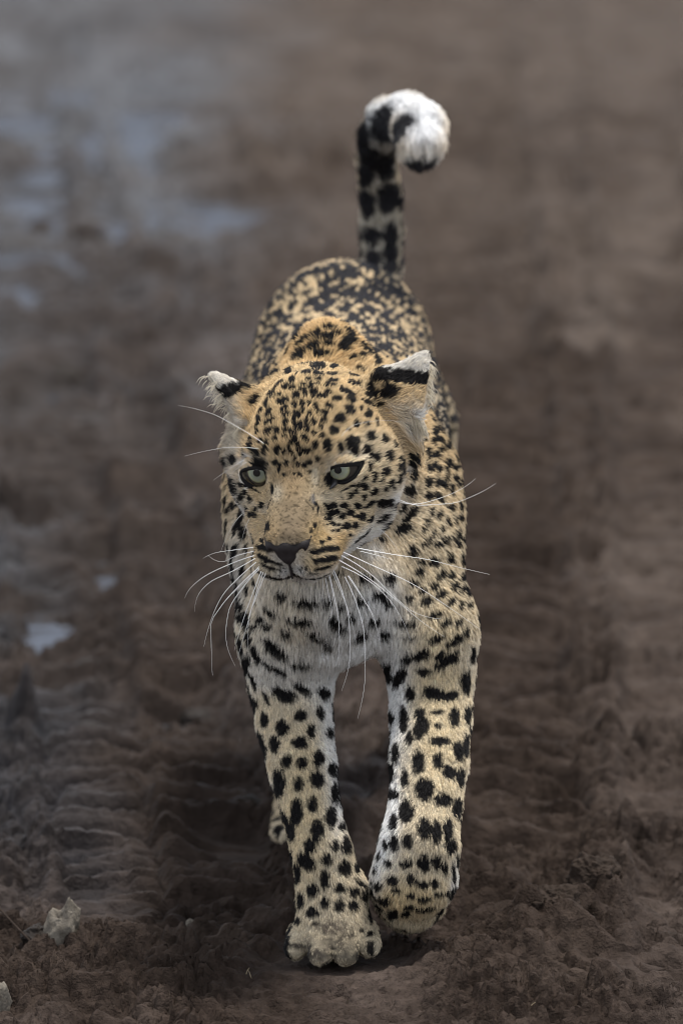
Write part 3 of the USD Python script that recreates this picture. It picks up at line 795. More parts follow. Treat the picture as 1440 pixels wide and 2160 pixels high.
# tail
sheet(480, 170, 2.667, """845 260 112 42 85;960 280 98 36 -55;760 330 36 106;800 440 56 56;890 480 52 72;770 540 46 66;790 710 36 72;915 650 60 60;900 710 46 36;985 700 14 36
810 880 44 46;915 870 44 56;815 1010 42 42;920 980 40 58;745 880 12 56;735 680 14 56;980 880 10 90;1080 520 90 34;925 1120 32 18;735 300 26 76""", "tail")

# pale and tawny areas: u, v, radius u, radius v, colour, strength
GOLD, CREAM, WHITE, TAN, GREY, BLACK = (.59, .44, .25), (.67, .575, .42), (.86, .85, .83), (.39, .295, .185), (.76, .75, .73), (.010, .009, .009)
PAINT = [
    (690, 720, 130, 80, (.60, .41, .20), .9),
    (640, 830, 130, 90, (.60, .445, .245), .8),
    (622, 1085, 56, 85, TAN, 1.0), (615, 1120, 36, 36, (.33, .25, .165), .8), (612, 1010, 40, 50, (.48, .34, .19), .8), (565, 1130, 30, 50, (.52, .37, .2), .7),
    (672, 1130, 34, 40, (.58, .41, .2), .9), (775, 1010, 95, 95, (.68, .57, .39), .9), (790, 940, 60, 40, CREAM, .6),
    (735, 965, 36, 10, WHITE, .8), (664, 1005, 9, 28, CREAM, .9), (530, 978, 36, 11, WHITE, .8), (583, 1040, 16, 22, CREAM, .8), (690, 1050, 40, 16, CREAM, .8),
    (512, 1060, 20, 44, CREAM, .7), (560, 1200, 36, 22, CREAM, .8), (672, 1185, 50, 34, (.64, .50, .31), .9), (630, 1203, 12, 16, WHITE, .6), (602, 1208, 12, 14, WHITE, .6),
    (830, 1052, 16, 16, WHITE, .7), (710, 1090, 22, 46, CREAM, .8), (720, 1145, 22, 30, (.56, .40, .2), .8),
    (878, 890, 30, 40, WHITE, .8), (495, 930, 24, 44, CREAM, .8), (850, 875, 30, 30, CREAM, .6), (850, 940, 22, 22, TAN, .6),
    (780, 1160, 40, 24, GREY, .7), (625, 1260, 110, 46, GREY, 1.0),
    (640, 1340, 130, 110, GREY, 1.0), (800, 1290, 90, 110, GREY, .95), (760, 1400, 70, 70, GREY, 1.0), (690, 1430, 60, 90, WHITE, .8),
    (700, 1560, 34, 150, WHITE, .95), (722, 1660, 24, 120, WHITE, .9), (830, 1480, 40, 170, WHITE, 1.0), (815, 1700, 26, 130, WHITE, .95), (790, 1850, 22, 60, WHITE, .8), (803, 1770, 22, 70, WHITE, .9), (965, 1880, 14, 70, WHITE, .8),
    (600, 1300, 90, 120, CREAM, .6), (900, 1150, 90, 160, CREAM, .75), (930, 1500, 60, 300, (.70, .58, .38), .8), (640, 1700, 60, 200, (.68, .56, .36), .8),
    (860, 1900, 90, 50, (.60, .47, .27), .8), (700, 1990, 110, 50, (.52, .44, .31), 1.0), (590, 1760, 40, 40, CREAM, 1.0),
    (480, 1000, 22, 260, (.56, .52, .46), .6), (490, 1230, 40, 120, (.58, .56, .52), .8), (930, 850, 50, 90, CREAM, .8),
    (890, 250, 60, 90, (.90, .90, .90), 1.0), (840, 215, 80, 40, (.88, .88, .88), 1.0), (780, 250, 70, 60, (.82, .82, .81), 1.0), (800, 330, 60, 80, (.60, .58, .54), 1.0), (800, 480, 70, 130, (.56, .52, .44), 1.0),
]
MUDDY = [(712, 1985, 40, 42, (.12, .10, .075)), (668, 2014, 30, 24, (.12, .10, .08)), (740, 2014, 26, 28, (.14, .12, .09)), (651, 2012, 4, 26, (.03, .028, .025)), (703, 2018, 4, 26, (.03, .028, .025)), (754, 2012, 4, 26, (.03, .028, .025)), (640, 1990, 16, 12, (.2, .17, .13)), (660, 1050, 4, 12, (.16, .17, .19)), (694, 1955, 40, 14, (.16, .13, .1))]


class Coat:
    """Colour, direction and length of the fur anywhere on the leopard."""

    def __init__(self, prims, v, n):
        self.legs = []
        for s in prims:
            self.legs += s.segs if isinstance(s, Chain) else [s]
        self.legs = [s for s in self.legs if not s.sub]
        self.v, self.n = v, n
        self.nose = H(0, 74, -44)
        uv, w = project(v)
        front = (n * (CAM - v)).sum(1) > 0
        fi = np.nonzero(front)[0]
        tree = cKDTree(uv[fi])

        def cast(u, vv):
            near = fi[tree.query_ball_point([u, vv], 9)]
            if not len(near):
                near = fi[tree.query([u, vv], k=4)[1]]
            i = near[np.argmin(w[near])]
            nn = unit(n[i])
            d = unit(FWD + (u - 720.0) / FPX * RIGHT - (vv - 1080.0) / FPX * UPV)
            den = d @ nn
            if den > -0.22:                                   # a grazing view: keep the mark compact
                nn = unit(nn - d * (den + 0.22 + 0.0) / 1.0); den = d @ nn
            c = v[i] if abs(den) < .1 else CAM + d * (((v[i] - CAM) @ nn) / den)
            if np.linalg.norm(c - v[i]) > .012:
                c = v[i]
            return c, nn, d

        rows = []
        for u, vv, ru, rv, ang, zone in SHEETS:
            c, nn, d = cast(u, vv)
            s = ((c - CAM) @ FWD) / FPX
            ax = []
            grow = {'head': 1.16, 'body': 1.07, 'leg': 1.0, 'tail': 1.14}[zone]
            for r, a in ((ru * grow, ang), (rv * grow, ang + math.pi / 2)):
                q = (math.cos(a) * RIGHT - math.sin(a) * UPV) * r * s
                q = q - d * ((q @ nn) / (d @ nn))
                ax.append(q)
            rows.append((c, ax[0], ax[1], nn))
        self.marks = [np.array([r[k] for r in rows]) for k in range(4)]
        self.paint = []
        for row in PAINT + [m + (None,) for m in MUDDY]:
            u, vv, ru, rv, col, st = row
            c, nn, d = cast(u, vv)
            s = ((c - CAM) @ FWD) / FPX
            self.paint.append((c, ru * s, rv * s, np.array(col), st))
        # marks that the photograph does not show: spread over the rest of the body
        rng = np.random.default_rng(5)
        order = rng.permutation(len(v))
        taken = cKDTree(self.marks[0])
        wide = np.linalg.norm(self.marks[1], axis=1)
        kept, grid = [], {}
        dist, j = taken.query(v, k=3)
        clear = (dist - wide[j] * .9).min(1)
        headmm = (v - H0) @ HROT.T * 1000
        on_face = (headmm[:, 1] > -45) & (np.abs(headmm[:, 0]) < 75) & (headmm[:, 2] > -105) & (headmm[:, 2] < 90)
        z = v[:, 2]
        facing = (n * unit(CAM - v)).sum(1)
        drawn = (facing > .12) & (v[:, 1] < .30) & ((uv[:, 0] > 525) | (uv[:, 1] > 1480) | (uv[:, 1] < 850))
        skip = (front & on_face) | drawn | ((facing > .05) & (v[:, 1] > .80) & (z > .56)) | ((v[:, 1] > .36) & (v[:, 1] < 1.0) & (z > .40))
        for tip, low, _, _ in EARS:
            skip |= np.linalg.norm(v - (at(*tip) + at(*low)) / 2, axis=1) < .060
        for i in order:
            if clear[i] < .006 or skip[i]:
                continue
            tail = v[i, 1] > .86 and z[i] > .56
            gap = .030 if tail else .019 if z[i] < .3 else .0175
            key = tuple(np.floor(v[i] / .03).astype(int))
            near = [kept[k] for o in np.ndindex(3, 3, 3) for k in grid.get((key[0] + o[0] - 1, key[1] + o[1] - 1, key[2] + o[2] - 1), [])]
            if near and (np.linalg.norm(v[near] - v[i], axis=1) < gap).any():
                continue
            grid.setdefault(key, []).append(len(kept)); kept.append(i)
        kept = np.array(kept)
        fl, _ = self.flow(v[kept], n[kept])
        side = unit(np.cross(n[kept], fl))
        tail = (v[kept, 1] > .86) & (z[kept] > .56)
        r = rng.uniform(.0045, .0085, len(kept)) * np.where(tail, 2.0, 1.0)
        e = rng.uniform(1.0, 1.9, len(kept))
        th = rng.normal(0, .5, len(kept))
        a = (np.cos(th)[:, None] * fl + np.sin(th)[:, None] * side)
        b = unit(np.cross(n[kept], a))
        self.marks = [np.vstack(x) for x in zip(self.marks, (v[kept], a * (r * e)[:, None], b * r[:, None], n[kept]))]
        self.tree = cKDTree(self.marks[0])
        self.n_drawn = len(rows)
        A, B = self.marks[1], self.marks[2]
        aa, bb, ab = (A * A).sum(1), (B * B).sum(1), (A * B).sum(1)
        det = np.maximum(aa * bb - ab ** 2, 1e-18)
        self.da = (A * bb[:, None] - B * ab[:, None]) / det[:, None]
        self.db = (B * aa[:, None] - A * ab[:, None]) / det[:, None]

    def flow(self, p, n):
        """Unit direction in the surface along which the fur lies, and its length."""
        acc, length, tot = np.zeros_like(p), np.zeros(len(p)), np.zeros(len(p))
        for s in self.legs:
            w = np.exp(-np.maximum(s(p), -.004) / .006)
            f = unit(s.flow)
            acc += w[:, None] * f; length += w * s.fur; tot += w
        acc /= np.maximum(tot, 1e-12)[:, None]
        length /= np.maximum(tot, 1e-12)
        q = (p - H0) @ HROT.T * 1000
        face = smooth01(-75, -30, q[:, 1]) * (np.abs(q[:, 0]) < 90) * smooth01(120, 95, np.abs(q[:, 2] + 15)) * (p[:, 1] < .08)
        away = unit(p - self.nose) + .0
        away = unit(away + .55 * (q[:, :1] / 60.0) * HX - .25 * HU * (q[:, 2:3] < -10))
        acc = unit(acc) * (1 - face)[:, None] + away * face[:, None]
        t = acc - (acc * n).sum(1, keepdims=True) * n
        wob = meshkit.noise(p * 60, 3) - .5
        t = unit(t + .22 * wob[:, None] * np.cross(n, t))
        return t, length

    def colour(self, p, n, rng=None):
        """The coat's colour at the points p."""
        nz, z = n[:, 2], p[:, 2]
        lum = smooth01(.30, .60, z + .10 * nz)
        base = np.array(CREAM) * (1 - lum)[:, None] + np.array(GOLD) * lum[:, None]
        under = smooth01(.1, -.6, nz) * smooth01(.12, .2, z) * .8
        base = base * (1 - under)[:, None] + np.array(WHITE) * under[:, None]
        side = smooth01(.35, .6, p[:, 1]) * .55
        base = base * (1 - side)[:, None] + np.array((.56, .46, .31)) * side[:, None]
        for c, ru, rv, col, st in self.paint:
            d = p - c
            if st is None:
                continue
            g = ((d @ RIGHT) / ru) ** 2 + ((d @ UPV) / rv) ** 2 + ((d @ FWD) / (1.5 * max(ru, rv))) ** 2
            w = st * np.clip(1.4 * np.exp(-g * 1.5), 0, 1)
            base = base * (1 - w)[:, None] + col * w[:, None]
        hm = (p - self.nose) @ HROT.T * 1000
        bridge = smooth01(40, 24, np.abs(hm[:, 0])) * smooth01(-110, -80, hm[:, 1]) * smooth01(60, 40, np.abs(hm[:, 2] - 20))
        speck = smooth01(.60, .72, meshkit.noise(p * 560, 14)) * .55 + smooth01(.5, .7, meshkit.noise(p * 210, 15)) * .16
        base = base * (1 - bridge * speck)[:, None]
        t1 = meshkit.fbm(p * 55, 3, 11)
        base = base * (.86 + .28 * t1)[:, None] * (1 + .30 * (meshkit.noise(p * np.array([700, 350, 700]), 12) - .5))[:, None]
        dist, j = self.tree.query(p, k=8)
        best = np.full(len(p), 9.0)
        wob = (meshkit.noise(p * 230, 7) - .5) * .30 + (meshkit.noise(p * 520, 9) - .5) * .22
        for k in range(8):
            i = j[:, k]
            d = p - self.marks[0][i]
            a, b, h = (d * self.da[i]).sum(1), (d * self.db[i]).sum(1), (d * self.marks[3][i]).sum(1)
            best = np.minimum(best, np.sqrt(a * a + b * b + (h / .016) ** 2) + wob)
        # the back and flanks: a dense dark mottle, long along the body
        q = p * np.array([1, .30, 1])
        mott = meshkit.fbm(q * 185, 2, 21)
        back = smooth01(.30, .42, p[:, 1]) * (p[:, 1] < 1.01) * smooth01(.36, .42, z) * (z < .575)
        best = np.where((back > .5) & (mott > .43 + .12 * (meshkit.noise(q * 18, 5) - .5)), np.minimum(best, .6), np.where((back > .5) & (mott < .42), 1.5, best))
        jit = 0 if rng is None else rng.normal(0, .13, len(p))
        dark = smooth01(1.16, .96, best + jit)
        ink = np.array(BLACK) + (np.array((.030, .029, .033)) - np.array(BLACK)) * smooth01(.30, .45, p[:, 1])[:, None] * (z > .4)[:, None]
        out = base * (1 - dark)[:, None] + ink * dark[:, None]
        for c, ru, rv, col, st in self.paint:
            if st is not None:
                continue
            d = p - c
            g = ((d @ RIGHT) / ru) ** 2 + ((d @ UPV) / rv) ** 2 + ((d @ FWD) / (2 * max(ru, rv))) ** 2
            w = np.clip(1.1 * np.exp(-g), 0, 1) * (.25 + .75 * smooth01(.46, .58, meshkit.fbm(p * 330, 3, 31) + .10 * np.exp(-g)))
            out = out * (1 - w)[:, None] + col * w[:, None]
        return self.ears(p, n, out)

    def ears(self, p, n, out):
        """The ears' backs: a black band between a tawny base and a pale tip."""
        uvs, _ = project(p)
        for k, (tip, low, (b0, b1), reach) in enumerate(EARS):
            a = at(*tip); b = at(*low)
            ax = (a - b); L = np.linalg.norm(ax); ax /= L
            t = ((p - b) @ ax) / L
            near = np.linalg.norm(p - (a + b) / 2, axis=1) < L * reach
            s = t + (meshkit.noise(p * 260, 4) - .5) * .10
            white = near & (s > b1)
            band = near & (s > b0) & (s <= b1)
            front = (n * (CAM - p)).sum(1) > -.2
            out = np.where((white)[:, None], np.array((.70, .655, .58)), out)
            out = np.where((band & front)[:, None], np.array(BLACK), out)
        return out


# the ears: top and foot of the axis across the band, the band's extent on it, reach
EARS = [((484, 782, .02), (515, 874, .02), (.50, .76), .80), ((866, 744, .03), (862, 862, .03), (.50, .72), .66)]


# ------------------------------------------------------------------ the leopard: body, fur, eyes, nose, whiskers
def fur_material(name, rough, spec):
    return usdkit.material(stage, f"/World/Looks/{name}", {
        "a": ("attribute", {"attribute": "coat"}),
        "p": ("principled_bsdf", {"roughness": rough, "specular_ior_level": spec}),
        "t": ("translucent_bsdf", {}),
        "m": ("mix_closure", {"fac": 0.22}),
    }, [("a.color", "p.base_color"), ("a.color", "t.color"), ("p.BSDF", "m.closure1"), ("t.BSDF", "m.closure2")], surface="m.closure")


FUR = fur_material("fur", .6, .16)
SKIN = usdkit.material(stage, "/World/Looks/undercoat", {"a": ("attribute", {"attribute": "coat"}), "p": ("principled_bsdf", {"roughness": .9, "specular_ior_level": .1})}, [("a.color", "p.base_color")], surface="p.BSDF")


def curves(name, parent, p, widths, col, mat, label=None, kind=None):
    """p: n x k x 3 points."""
    n, k = p.shape[:2]
    c = UsdGeom.BasisCurves.Define(stage, f"{parent}/{numbered(name, parent)}")
    c.CreateTypeAttr("linear")
    c.CreatePointsAttr(Vt.Vec3fArray.FromNumpy(p.reshape(-1, 3).astype(np.float32)))
    c.CreateCurveVertexCountsAttr(Vt.IntArray.FromNumpy(np.full(n, k, np.int32)))
    c.CreateWidthsAttr(Vt.FloatArray.FromNumpy(widths.reshape(-1).astype(np.float32)))
    c.SetWidthsInterpolation("vertex")
    UsdGeom.PrimvarsAPI(c).CreatePrimvar("coat", Sdf.ValueTypeNames.Color3fArray, "uniform").Set(Vt.Vec3fArray.FromNumpy(col.astype(np.float32)))
    UsdShade.MaterialBindingAPI.Apply(c.GetPrim()).Bind(mat)
    data(c.GetPrim(), label=label, kind=kind)
    return c


def ring(poly, n=56):
    """A closed outline resampled and slightly rounded."""
    q = np.array(poly, float)
    t = np.linspace(0, len(q), n, endpoint=False)
    k = np.arange(len(q) + 1)
    q = np.stack([np.interp(t, k, np.r_[q[:, i], q[0, i]]) for i in (0, 1)], 1)
    for _ in range(3):
        q = .5 * q + .25 * (np.roll(q, 1, 0) + np.roll(q, -1, 0))
    return q


def on_ball(c, r, uv):
    """Where the ray through pixel uv meets the ball, or passes nearest to it."""
    d = unit(FWD + (uv[0] - 720.0) / FPX * RIGHT - (uv[1] - 1080.0) / FPX * UPV)
    w = c - CAM
    m = w @ d
    h2 = r * r - (w @ w - m * m)
    return CAM + d * (m - math.sqrt(max(h2, 0)))


# the openings between the lids and the outer edges of their dark rims
EYE_OPEN = {-1: [(509, 997), (522, 993), (540, 992), (556, 994), (567, 999), (573, 1010), (575, 1022), (567, 1025), (555, 1027), (540, 1026), (525, 1018), (513, 1008)],
            1: [(684, 1015), (687, 1002), (697, 992), (712, 987.5), (730, 985.5), (744, 984), (753, 983), (756, 985), (751, 995), (742, 1006), (728, 1014), (711, 1017), (696, 1016.5), (688, 1017)]}
EYE_RIM = {-1: [(503, 993), (517, 985), (540, 983), (559, 985.5), (573, 993), (580, 1008), (585, 1046), (576, 1036), (557, 1036), (538, 1035), (518, 1026), (506, 1012)],
           1: [(669, 1043), (676, 1006), (692, 985), (712, 979), (731, 976.5), (750, 974), (768, 968), (770, 975), (758, 999), (746, 1013), (730, 1022), (711, 1025), (693, 1025), (682, 1030)]}
PUPIL = {-1: (542, 997), 1: (713, 991)}


def cap(c, r, f, half, rings=14, sides=40, bulge=0.0):
    """A cap of a sphere about direction f."""
    a = np.linspace(0, half, rings)
    x = unit(np.cross(f, [.1, .3, .9])); y = np.cross(f, x)
    t = np.arange(sides) * 2 * np.pi / sides
    v = [c + f * (r + bulge)]
    for q in a[1:]:
        rad = r + bulge * math.cos(q / half * np.pi / 2)
        v += [c + rad * (math.cos(q) * f + math.sin(q) * (math.cos(k) * x + math.sin(k) * y)) for k in t]
    fc = [[0, 1 + j, 1 + (j + 1) % sides] for j in range(sides)]
    for i in range(rings - 2):
        for j in range(sides):
            p, q = 1 + i * sides + j, 1 + i * sides + (j + 1) % sides
            fc += [[p, p + sides, q + sides], [p, q + sides, q]]
    m = trimesh.Trimesh(np.array(v), np.array(fc), process=False)
    if (m.face_normals[0] @ f) < 0:
        m.invert()
    return m


def build_leopard():
    prims = body_prims() + head_prims() + ear_prims()
    m = polygonise(prims, .0045)
    # finer on the head
    for _ in range(1):
        c = (m.triangles_center - H0) @ HROT.T * 1000
        sel = np.nonzero((c[:, 1] > -75) & (np.abs(c[:, 0]) < 95) & (np.abs(c[:, 2]) < 110))[0]
        v, f = trimesh.remesh.subdivide(m.vertices, m.faces, sel)
        m = trimesh.Trimesh(v, f, process=False)
    v = np.array(m.vertices)
    for _ in range(2):
        g = gradient(prims, v)
        v = v - g * np.clip(field(prims, v), -.002, .002)[:, None]
    n = gradient(prims, v)
    m = trimesh.Trimesh(v, m.faces, process=False)
    coat = Coat(prims, v, n)
    root = thing("leopard", "spotted leopard walking towards the viewer with head lowered and tail raised", "leopard")
    path = f"{root}/body"
    vcol = coat.colour(v, n) * .5
    vcol[in_nose((v - H0) @ HROT.T * 1000)] = (.015, .013, .013)
    g = usdkit.mesh(stage, path, m, SKIN, smooth=False)
    g.CreateNormalsAttr(Vt.Vec3fArray.FromNumpy(n.astype(np.float32))); g.SetNormalsInterpolation("vertex")
    UsdGeom.PrimvarsAPI(g).CreatePrimvar("coat", Sdf.ValueTypeNames.Color3fArray, "vertex").Set(Vt.Vec3fArray.FromNumpy(vcol.astype(np.float32)))

    # ---- fur
    rng = np.random.default_rng(17)
    tri = v[m.faces]
    area = np.linalg.norm(np.cross(tri[:, 1] - tri[:, 0], tri[:, 2] - tri[:, 0]), axis=1) / 2
    cen, nrm = tri.mean(1), unit(n[m.faces].mean(1))
    facing = (nrm * unit(CAM - cen)).sum(1)
    hq = (cen - H0) @ HROT.T * 1000
    on_head = (hq[:, 1] > -85) & (np.abs(hq[:, 0]) < 110) & (np.abs(hq[:, 2]) < 120) & (cen[:, 1] < .09)
    dens = np.where(facing > -.25, 1.0, .30) * np.where(on_head, 2.3, 1.0) * np.where(cen[:, 1] > .45, .62, 1.0)
    w = area * dens
    N = N_FUR
    f = rng.choice(len(w), N, p=w / w.sum())
    b = rng.dirichlet([1, 1, 1], N)
    p = (tri[f] * b[:, :, None]).sum(1)
    nn = unit((n[m.faces[f]] * b[:, :, None]).sum(1))
    d = dens[f]
    # bare skin: eye openings and nose leather
    keep = np.ones(N, bool)
    from shapely import contains_xy, Polygon
    puv, _ = project(p)
    for s in (-1, 1):
        near = np.linalg.norm(p - H(*EYE_C[s]), axis=1) < EYE_R * 1.6e-3
        keep &= ~(near & contains_xy(Polygon(EYE_RIM[s]).buffer(1.0), puv[:, 0], puv[:, 1]))
    nq = (p - H0) @ HROT.T * 1000
    keep &= ~in_nose(nq)
    p, nn, d = p[keep], nn[keep], d[keep]
    t, L = coat.flow(p, nn)
    hq = (p - H0) @ HROT.T * 1000
    L = L * rng.uniform(.65, 1.2, len(p))
    clump = meshkit.noise(p * 160, 40) - .5
    lift = np.clip(.46 + .22 * clump + rng.normal(0, .12, len(p)), .12, .95)
    long_fur = np.zeros(len(p))
    for (u, vv, y, r, k) in SHAGGY:
        c = at(u, vv, y)
        long_fur = np.maximum(long_fur, k * np.exp(-((p - c) ** 2).sum(1) / (px(r, y) ** 2)))
    L = L * (1 + long_fur)
    bare = np.exp(-((hq[:, 0] / 18) ** 2 + ((hq[:, 1] - 50) / 38) ** 2 + ((hq[:, 2] + 25) / 40) ** 2))
    L *= 1 - .30 * bare
    lift = lift * (1 - .2 * bare)
    sway = np.cross(nn, t) * (meshkit.noise(p * 85, 41) - .5)[:, None] * .45 + rng.normal(0, .13, (len(p), 3))
    d1 = unit(t + nn * lift[:, None] * 1.3 + .5 * sway)
    d2 = unit(t + nn * (lift[:, None] * .25) + sway + np.array([0, 0, -.18]))
    p0 = p - nn * .001
    p1 = p0 + d1 * (L * .5)[:, None]
    p2 = p1 + d2 * (L * .5)[:, None]
    # tufts: hairs lean together at their tips
    pick = rng.random(len(p)) < .075
    seeds = np.nonzero(pick)[0]
    _, j = cKDTree(p[seeds]).query(p)
    j = seeds[j]
    lean = np.where(hq[:, 1] > -85,   .42, .46)[:, None] * rng.uniform(.5, 1.0, (len(p), 1))
    lean = lean * np.where((p[:, 1] > .86) & (p[:, 2] > .565), .35, 1.0)[:, None]
    p2 = p2 + (p2[j] - p2) * lean
    p1 = p1 + (p1[j] - p1) * lean * .35
    col = coat.colour(p + t * (L * .32)[:, None], nn, rng)
    lumj = (np.clip(rng.normal(1, .15, len(p)), .5, 1.5) * np.clip(rng.normal(1, .11, len(p)), .65, 1.4)[j])[:, None]
    col = np.clip(col * (1 + (lumj - 1) * (1 - .6 * col.mean(1, keepdims=True))), 0, .9)
    wid = np.where(hq[:, 1] > -85, .00072, .00085) * np.sqrt(1 / np.maximum(d, .3)) * 1.0
    wid = np.clip(wid, .00045, .0012) * FUR_W
    W = wid[:, None] * np.array([1.0, .8, .18])
    P = np.stack([p0, p1, p2], 1)
    zone = np.where((p[:, 1] > .86) & (p[:, 2] > .565), 3, np.where((np.abs(hq[:, 0]) < 125) & (hq[:, 1] > -90) & (p[:, 2] > .38) & (p[:, 1] < .10) & (np.abs(hq[:, 2] + 5) < 120), 0, np.where(p[:, 2] < .30, 2, 1)))
    for k, name in enumerate(("head_fur", "body_fur", "leg_fur", "tail_fur")):
        s = zone == k
        curves(name, root, P[s], W[s], col[s], FUR, kind="stuff")

    # ---- long pale hairs at the ears' edges
    e0, e1, ec = [], [], []
    for (a, bb, dirn, num, ln) in EAR_TUFTS:
        for _ in range(num):
            q = rng.random()
            base = np.array(a) * (1 - q) + np.array(bb) * q
            base = at(*(base + rng.normal(0, [5, 5, .003])))
            dd = unit(dirn[0] * RIGHT - dirn[1] * UPV + rng.normal(0, .28, 3))
            l = ln * rng.uniform(.5, 1.2)
            e0.append([base, base + dd * l * .5, base + unit(dd + [.0, 0, -.35]) * l])
            ec.append(np.array([.70, .63, .50]) * rng.uniform(.7, 1.15))
    e0 = np.array(e0)
    curves("ear_tuft", root, e0, np.tile([.0006, .0005, .0001], (len(e0), 1)), np.clip(np.array(ec), 0, .88), FUR, kind="stuff")

    # ---- eyes
    lidskin = usdkit.material(stage, "/World/Looks/eyelid_rim", {"p": ("principled_bsdf", {"base_color": (.012, .011, .011), "roughness": .45})}, surface="p.BSDF")
    white = usdkit.material(stage, "/World/Looks/eyeball", {"p": ("principled_bsdf", {"base_color": (.016, .014, .012), "roughness": .08, "coat_weight": .6, "coat_roughness": .03})}, surface="p.BSDF")
    pup = usdkit.material(stage, "/World/Looks/pupil", {"p": ("principled_bsdf", {"base_color": (.006, .006, .006), "roughness": .08})}, surface="p.BSDF")
    lid_hairs = []
    for s in (-1, 1):
        ce, R = H(*EYE_C[s]), EYE_R / 1000
        gaze = unit(on_ball(ce, R, PUPIL[s]) - ce)
        ball = trimesh.creation.icosphere(4, R); ball.apply_translation(ce)
        ep = obj("eye", ball, white, root, smooth=True)
        iris_m = usdkit.material(stage, f"/World/Looks/iris{'' if s < 0 else '_001'}", {
            "g": ("geometry", {}), "sub": ("vector_math", {"math_type": "subtract", "vector2": tuple(ce + gaze * R)}), "len": ("vector_math", {"math_type": "length"}),
            "r": ("map_range", {"from_min": 0.0, "from_max": .0122, "to_min": 0.0, "to_max": 1.0, "clamp": True}),
            "ramp": ("rgb_ramp", {"ramp": [(0.2, (.13, .14, .10)), (.5, (.20, .22, .17)), (.75, (.27, .285, .19)), (.88, (.20, .20, .11)), (.95, (.04, .04, .03)), (1.0, (.02, .02, .018))]}),
            "n": ("noise_texture", {"scale": 900.0, "detail": 4.0}), "mx": ("mix_color", {"blend_type": "multiply", "fac": .4}),
            "p": ("principled_bsdf", {"roughness": .15, "coat_weight": .8, "coat_roughness": .03})},
            [("g.position", "sub.vector1"), ("sub.vector", "len.vector1"), ("len.value", "r.value"), ("r.result", "ramp.fac"), ("ramp.color", "mx.a"), ("g.position", "n.vector"), ("n.color", "mx.b"), ("mx.result", "p.base_color")], surface="p.BSDF")
        obj("iris", cap(ce, R + .0002, gaze, .66, bulge=.0010), iris_m, ep, smooth=True)
        obj("pupil", cap(ce, R + .0015, gaze, .19, rings=5), pup, ep, smooth=True)
        # lids: from the opening over the ball into the skin round it
        o, r1 = ring(EYE_OPEN[s]), ring(EYE_RIM[s])
        r1 = o + (r1 - o) * .88
        mid = o.mean(0)
        rings = [np.array([on_ball(ce, R - .0004, q) for q in o]), np.array([on_ball(ce, R + .0008, q) for q in o + (o - mid) * .03]),
                 np.array([on_ball(ce, R + .0022, q) for q in .5 * (o + r1)]), np.array([on_ball(ce, R + .0024, q) for q in r1])]
        far = np.array([on_ball(ce, R + .003, q) for q in mid + (r1 - mid) * 1.45])
        for _ in range(4):
            far = far - gradient(prims, far) * (field(prims, far) + .0012)[:, None]
        rings += [.6 * rings[-1] + .4 * far + HF * .0006, far]
        k = len(o)
        vv = np.vstack(rings)
        fc = []
        for i in range(len(rings) - 1):
            for j in range(k):
                a0, b0 = i * k + j, i * k + (j + 1) % k
                fc += [[a0, b0, b0 + k], [a0, b0 + k, a0 + k]]
        lid = trimesh.Trimesh(vv, np.array(fc), process=False)
        if (lid.face_normals.mean(0) @ -FWD) < 0:
            lid.invert()
        lc = coat.colour(vv, np.tile(HF, (len(vv), 1)))
        lc[:4 * k] = (.012, .011, .011)
        lp = obj("eyelid", lid, SKIN, root, smooth=True)
        UsdGeom.PrimvarsAPI(stage.GetPrimAtPath(lp)).CreatePrimvar("coat", Sdf.ValueTypeNames.Color3fArray, "vertex").Set(Vt.Vec3fArray.FromNumpy(lc.astype(np.float32)))
        # short hairs over the lids' outer part
        q, fi = trimesh.sample.sample_surface(trimesh.Trimesh(vv, lid.faces[6 * k:], process=False), 1500, seed=3)
        ln = lid.face_normals[6 * k:][fi]
        lid_hairs.append((q, ln))
        # dark inner corners running down beside the nose
        path = [(580, 1028), (583, 1040), (580, 1050), (574, 1062)] if s < 0 else [(682, 1022), (677, 1030), (674, 1037), (672, 1043)]
        pts = np.array([on_ball(ce, R + .002, q) for q in path])
        for _ in range(4):
            pts = pts - gradient(prims, pts) * (field(prims, pts) - .0022)[:, None]
        obj("tear_line", tube(spline(pts, 8), np.array([.0045, .0045, .004, .0035, .003, .0024, .0016, .0008]) * .9, 8), lidskin, root, smooth=True)
    q = np.vstack([x[0] for x in lid_hairs]); ln = np.vstack([x[1] for x in lid_hairs])
    tt, _ = coat.flow(q, ln)
    hl = rng.uniform(.003, .0065, len(q))[:, None]
    lc = np.clip(coat.colour(q + tt * .002, ln, rng) * np.clip(rng.normal(1, .18, len(q)), .5, 1.5)[:, None], 0, .9)
    curves("eyelid_fur", root, np.stack([q - ln * .0004, q + (tt + ln * .5) * hl * .5, q + (tt + ln * .3) * hl], 1), np.tile([.0007, .00055, .00012], (len(q), 1)), lc, FUR, kind="stuff")

    # ---- nose leather
    nose_m = usdkit.material(stage, "/World/Looks/nose_leather", {
        "g": ("geometry", {}), "v": ("voronoi_texture", {"scale": 1400.0}), "bp": ("bump", {"strength": .35, "distance": .0004}),
        "p": ("principled_bsdf", {"base_color": (.013, .010, .010), "roughness": .6, "specular_ior_level": .22})},
        [("g.position", "v.vector"), ("v.distance", "bp.height"), ("bp.normal", "p.normal")], surface="p.BSDF")
    obj("nose", nose_mesh(), nose_m, root, smooth=True)

    # ---- whiskers and brow hairs, each its own part
    wm = usdkit.material(stage, "/World/Looks/whisker", {"p": ("principled_bsdf", {"base_color": (.80, .79, .77), "roughness": .35})}, surface="p.BSDF")
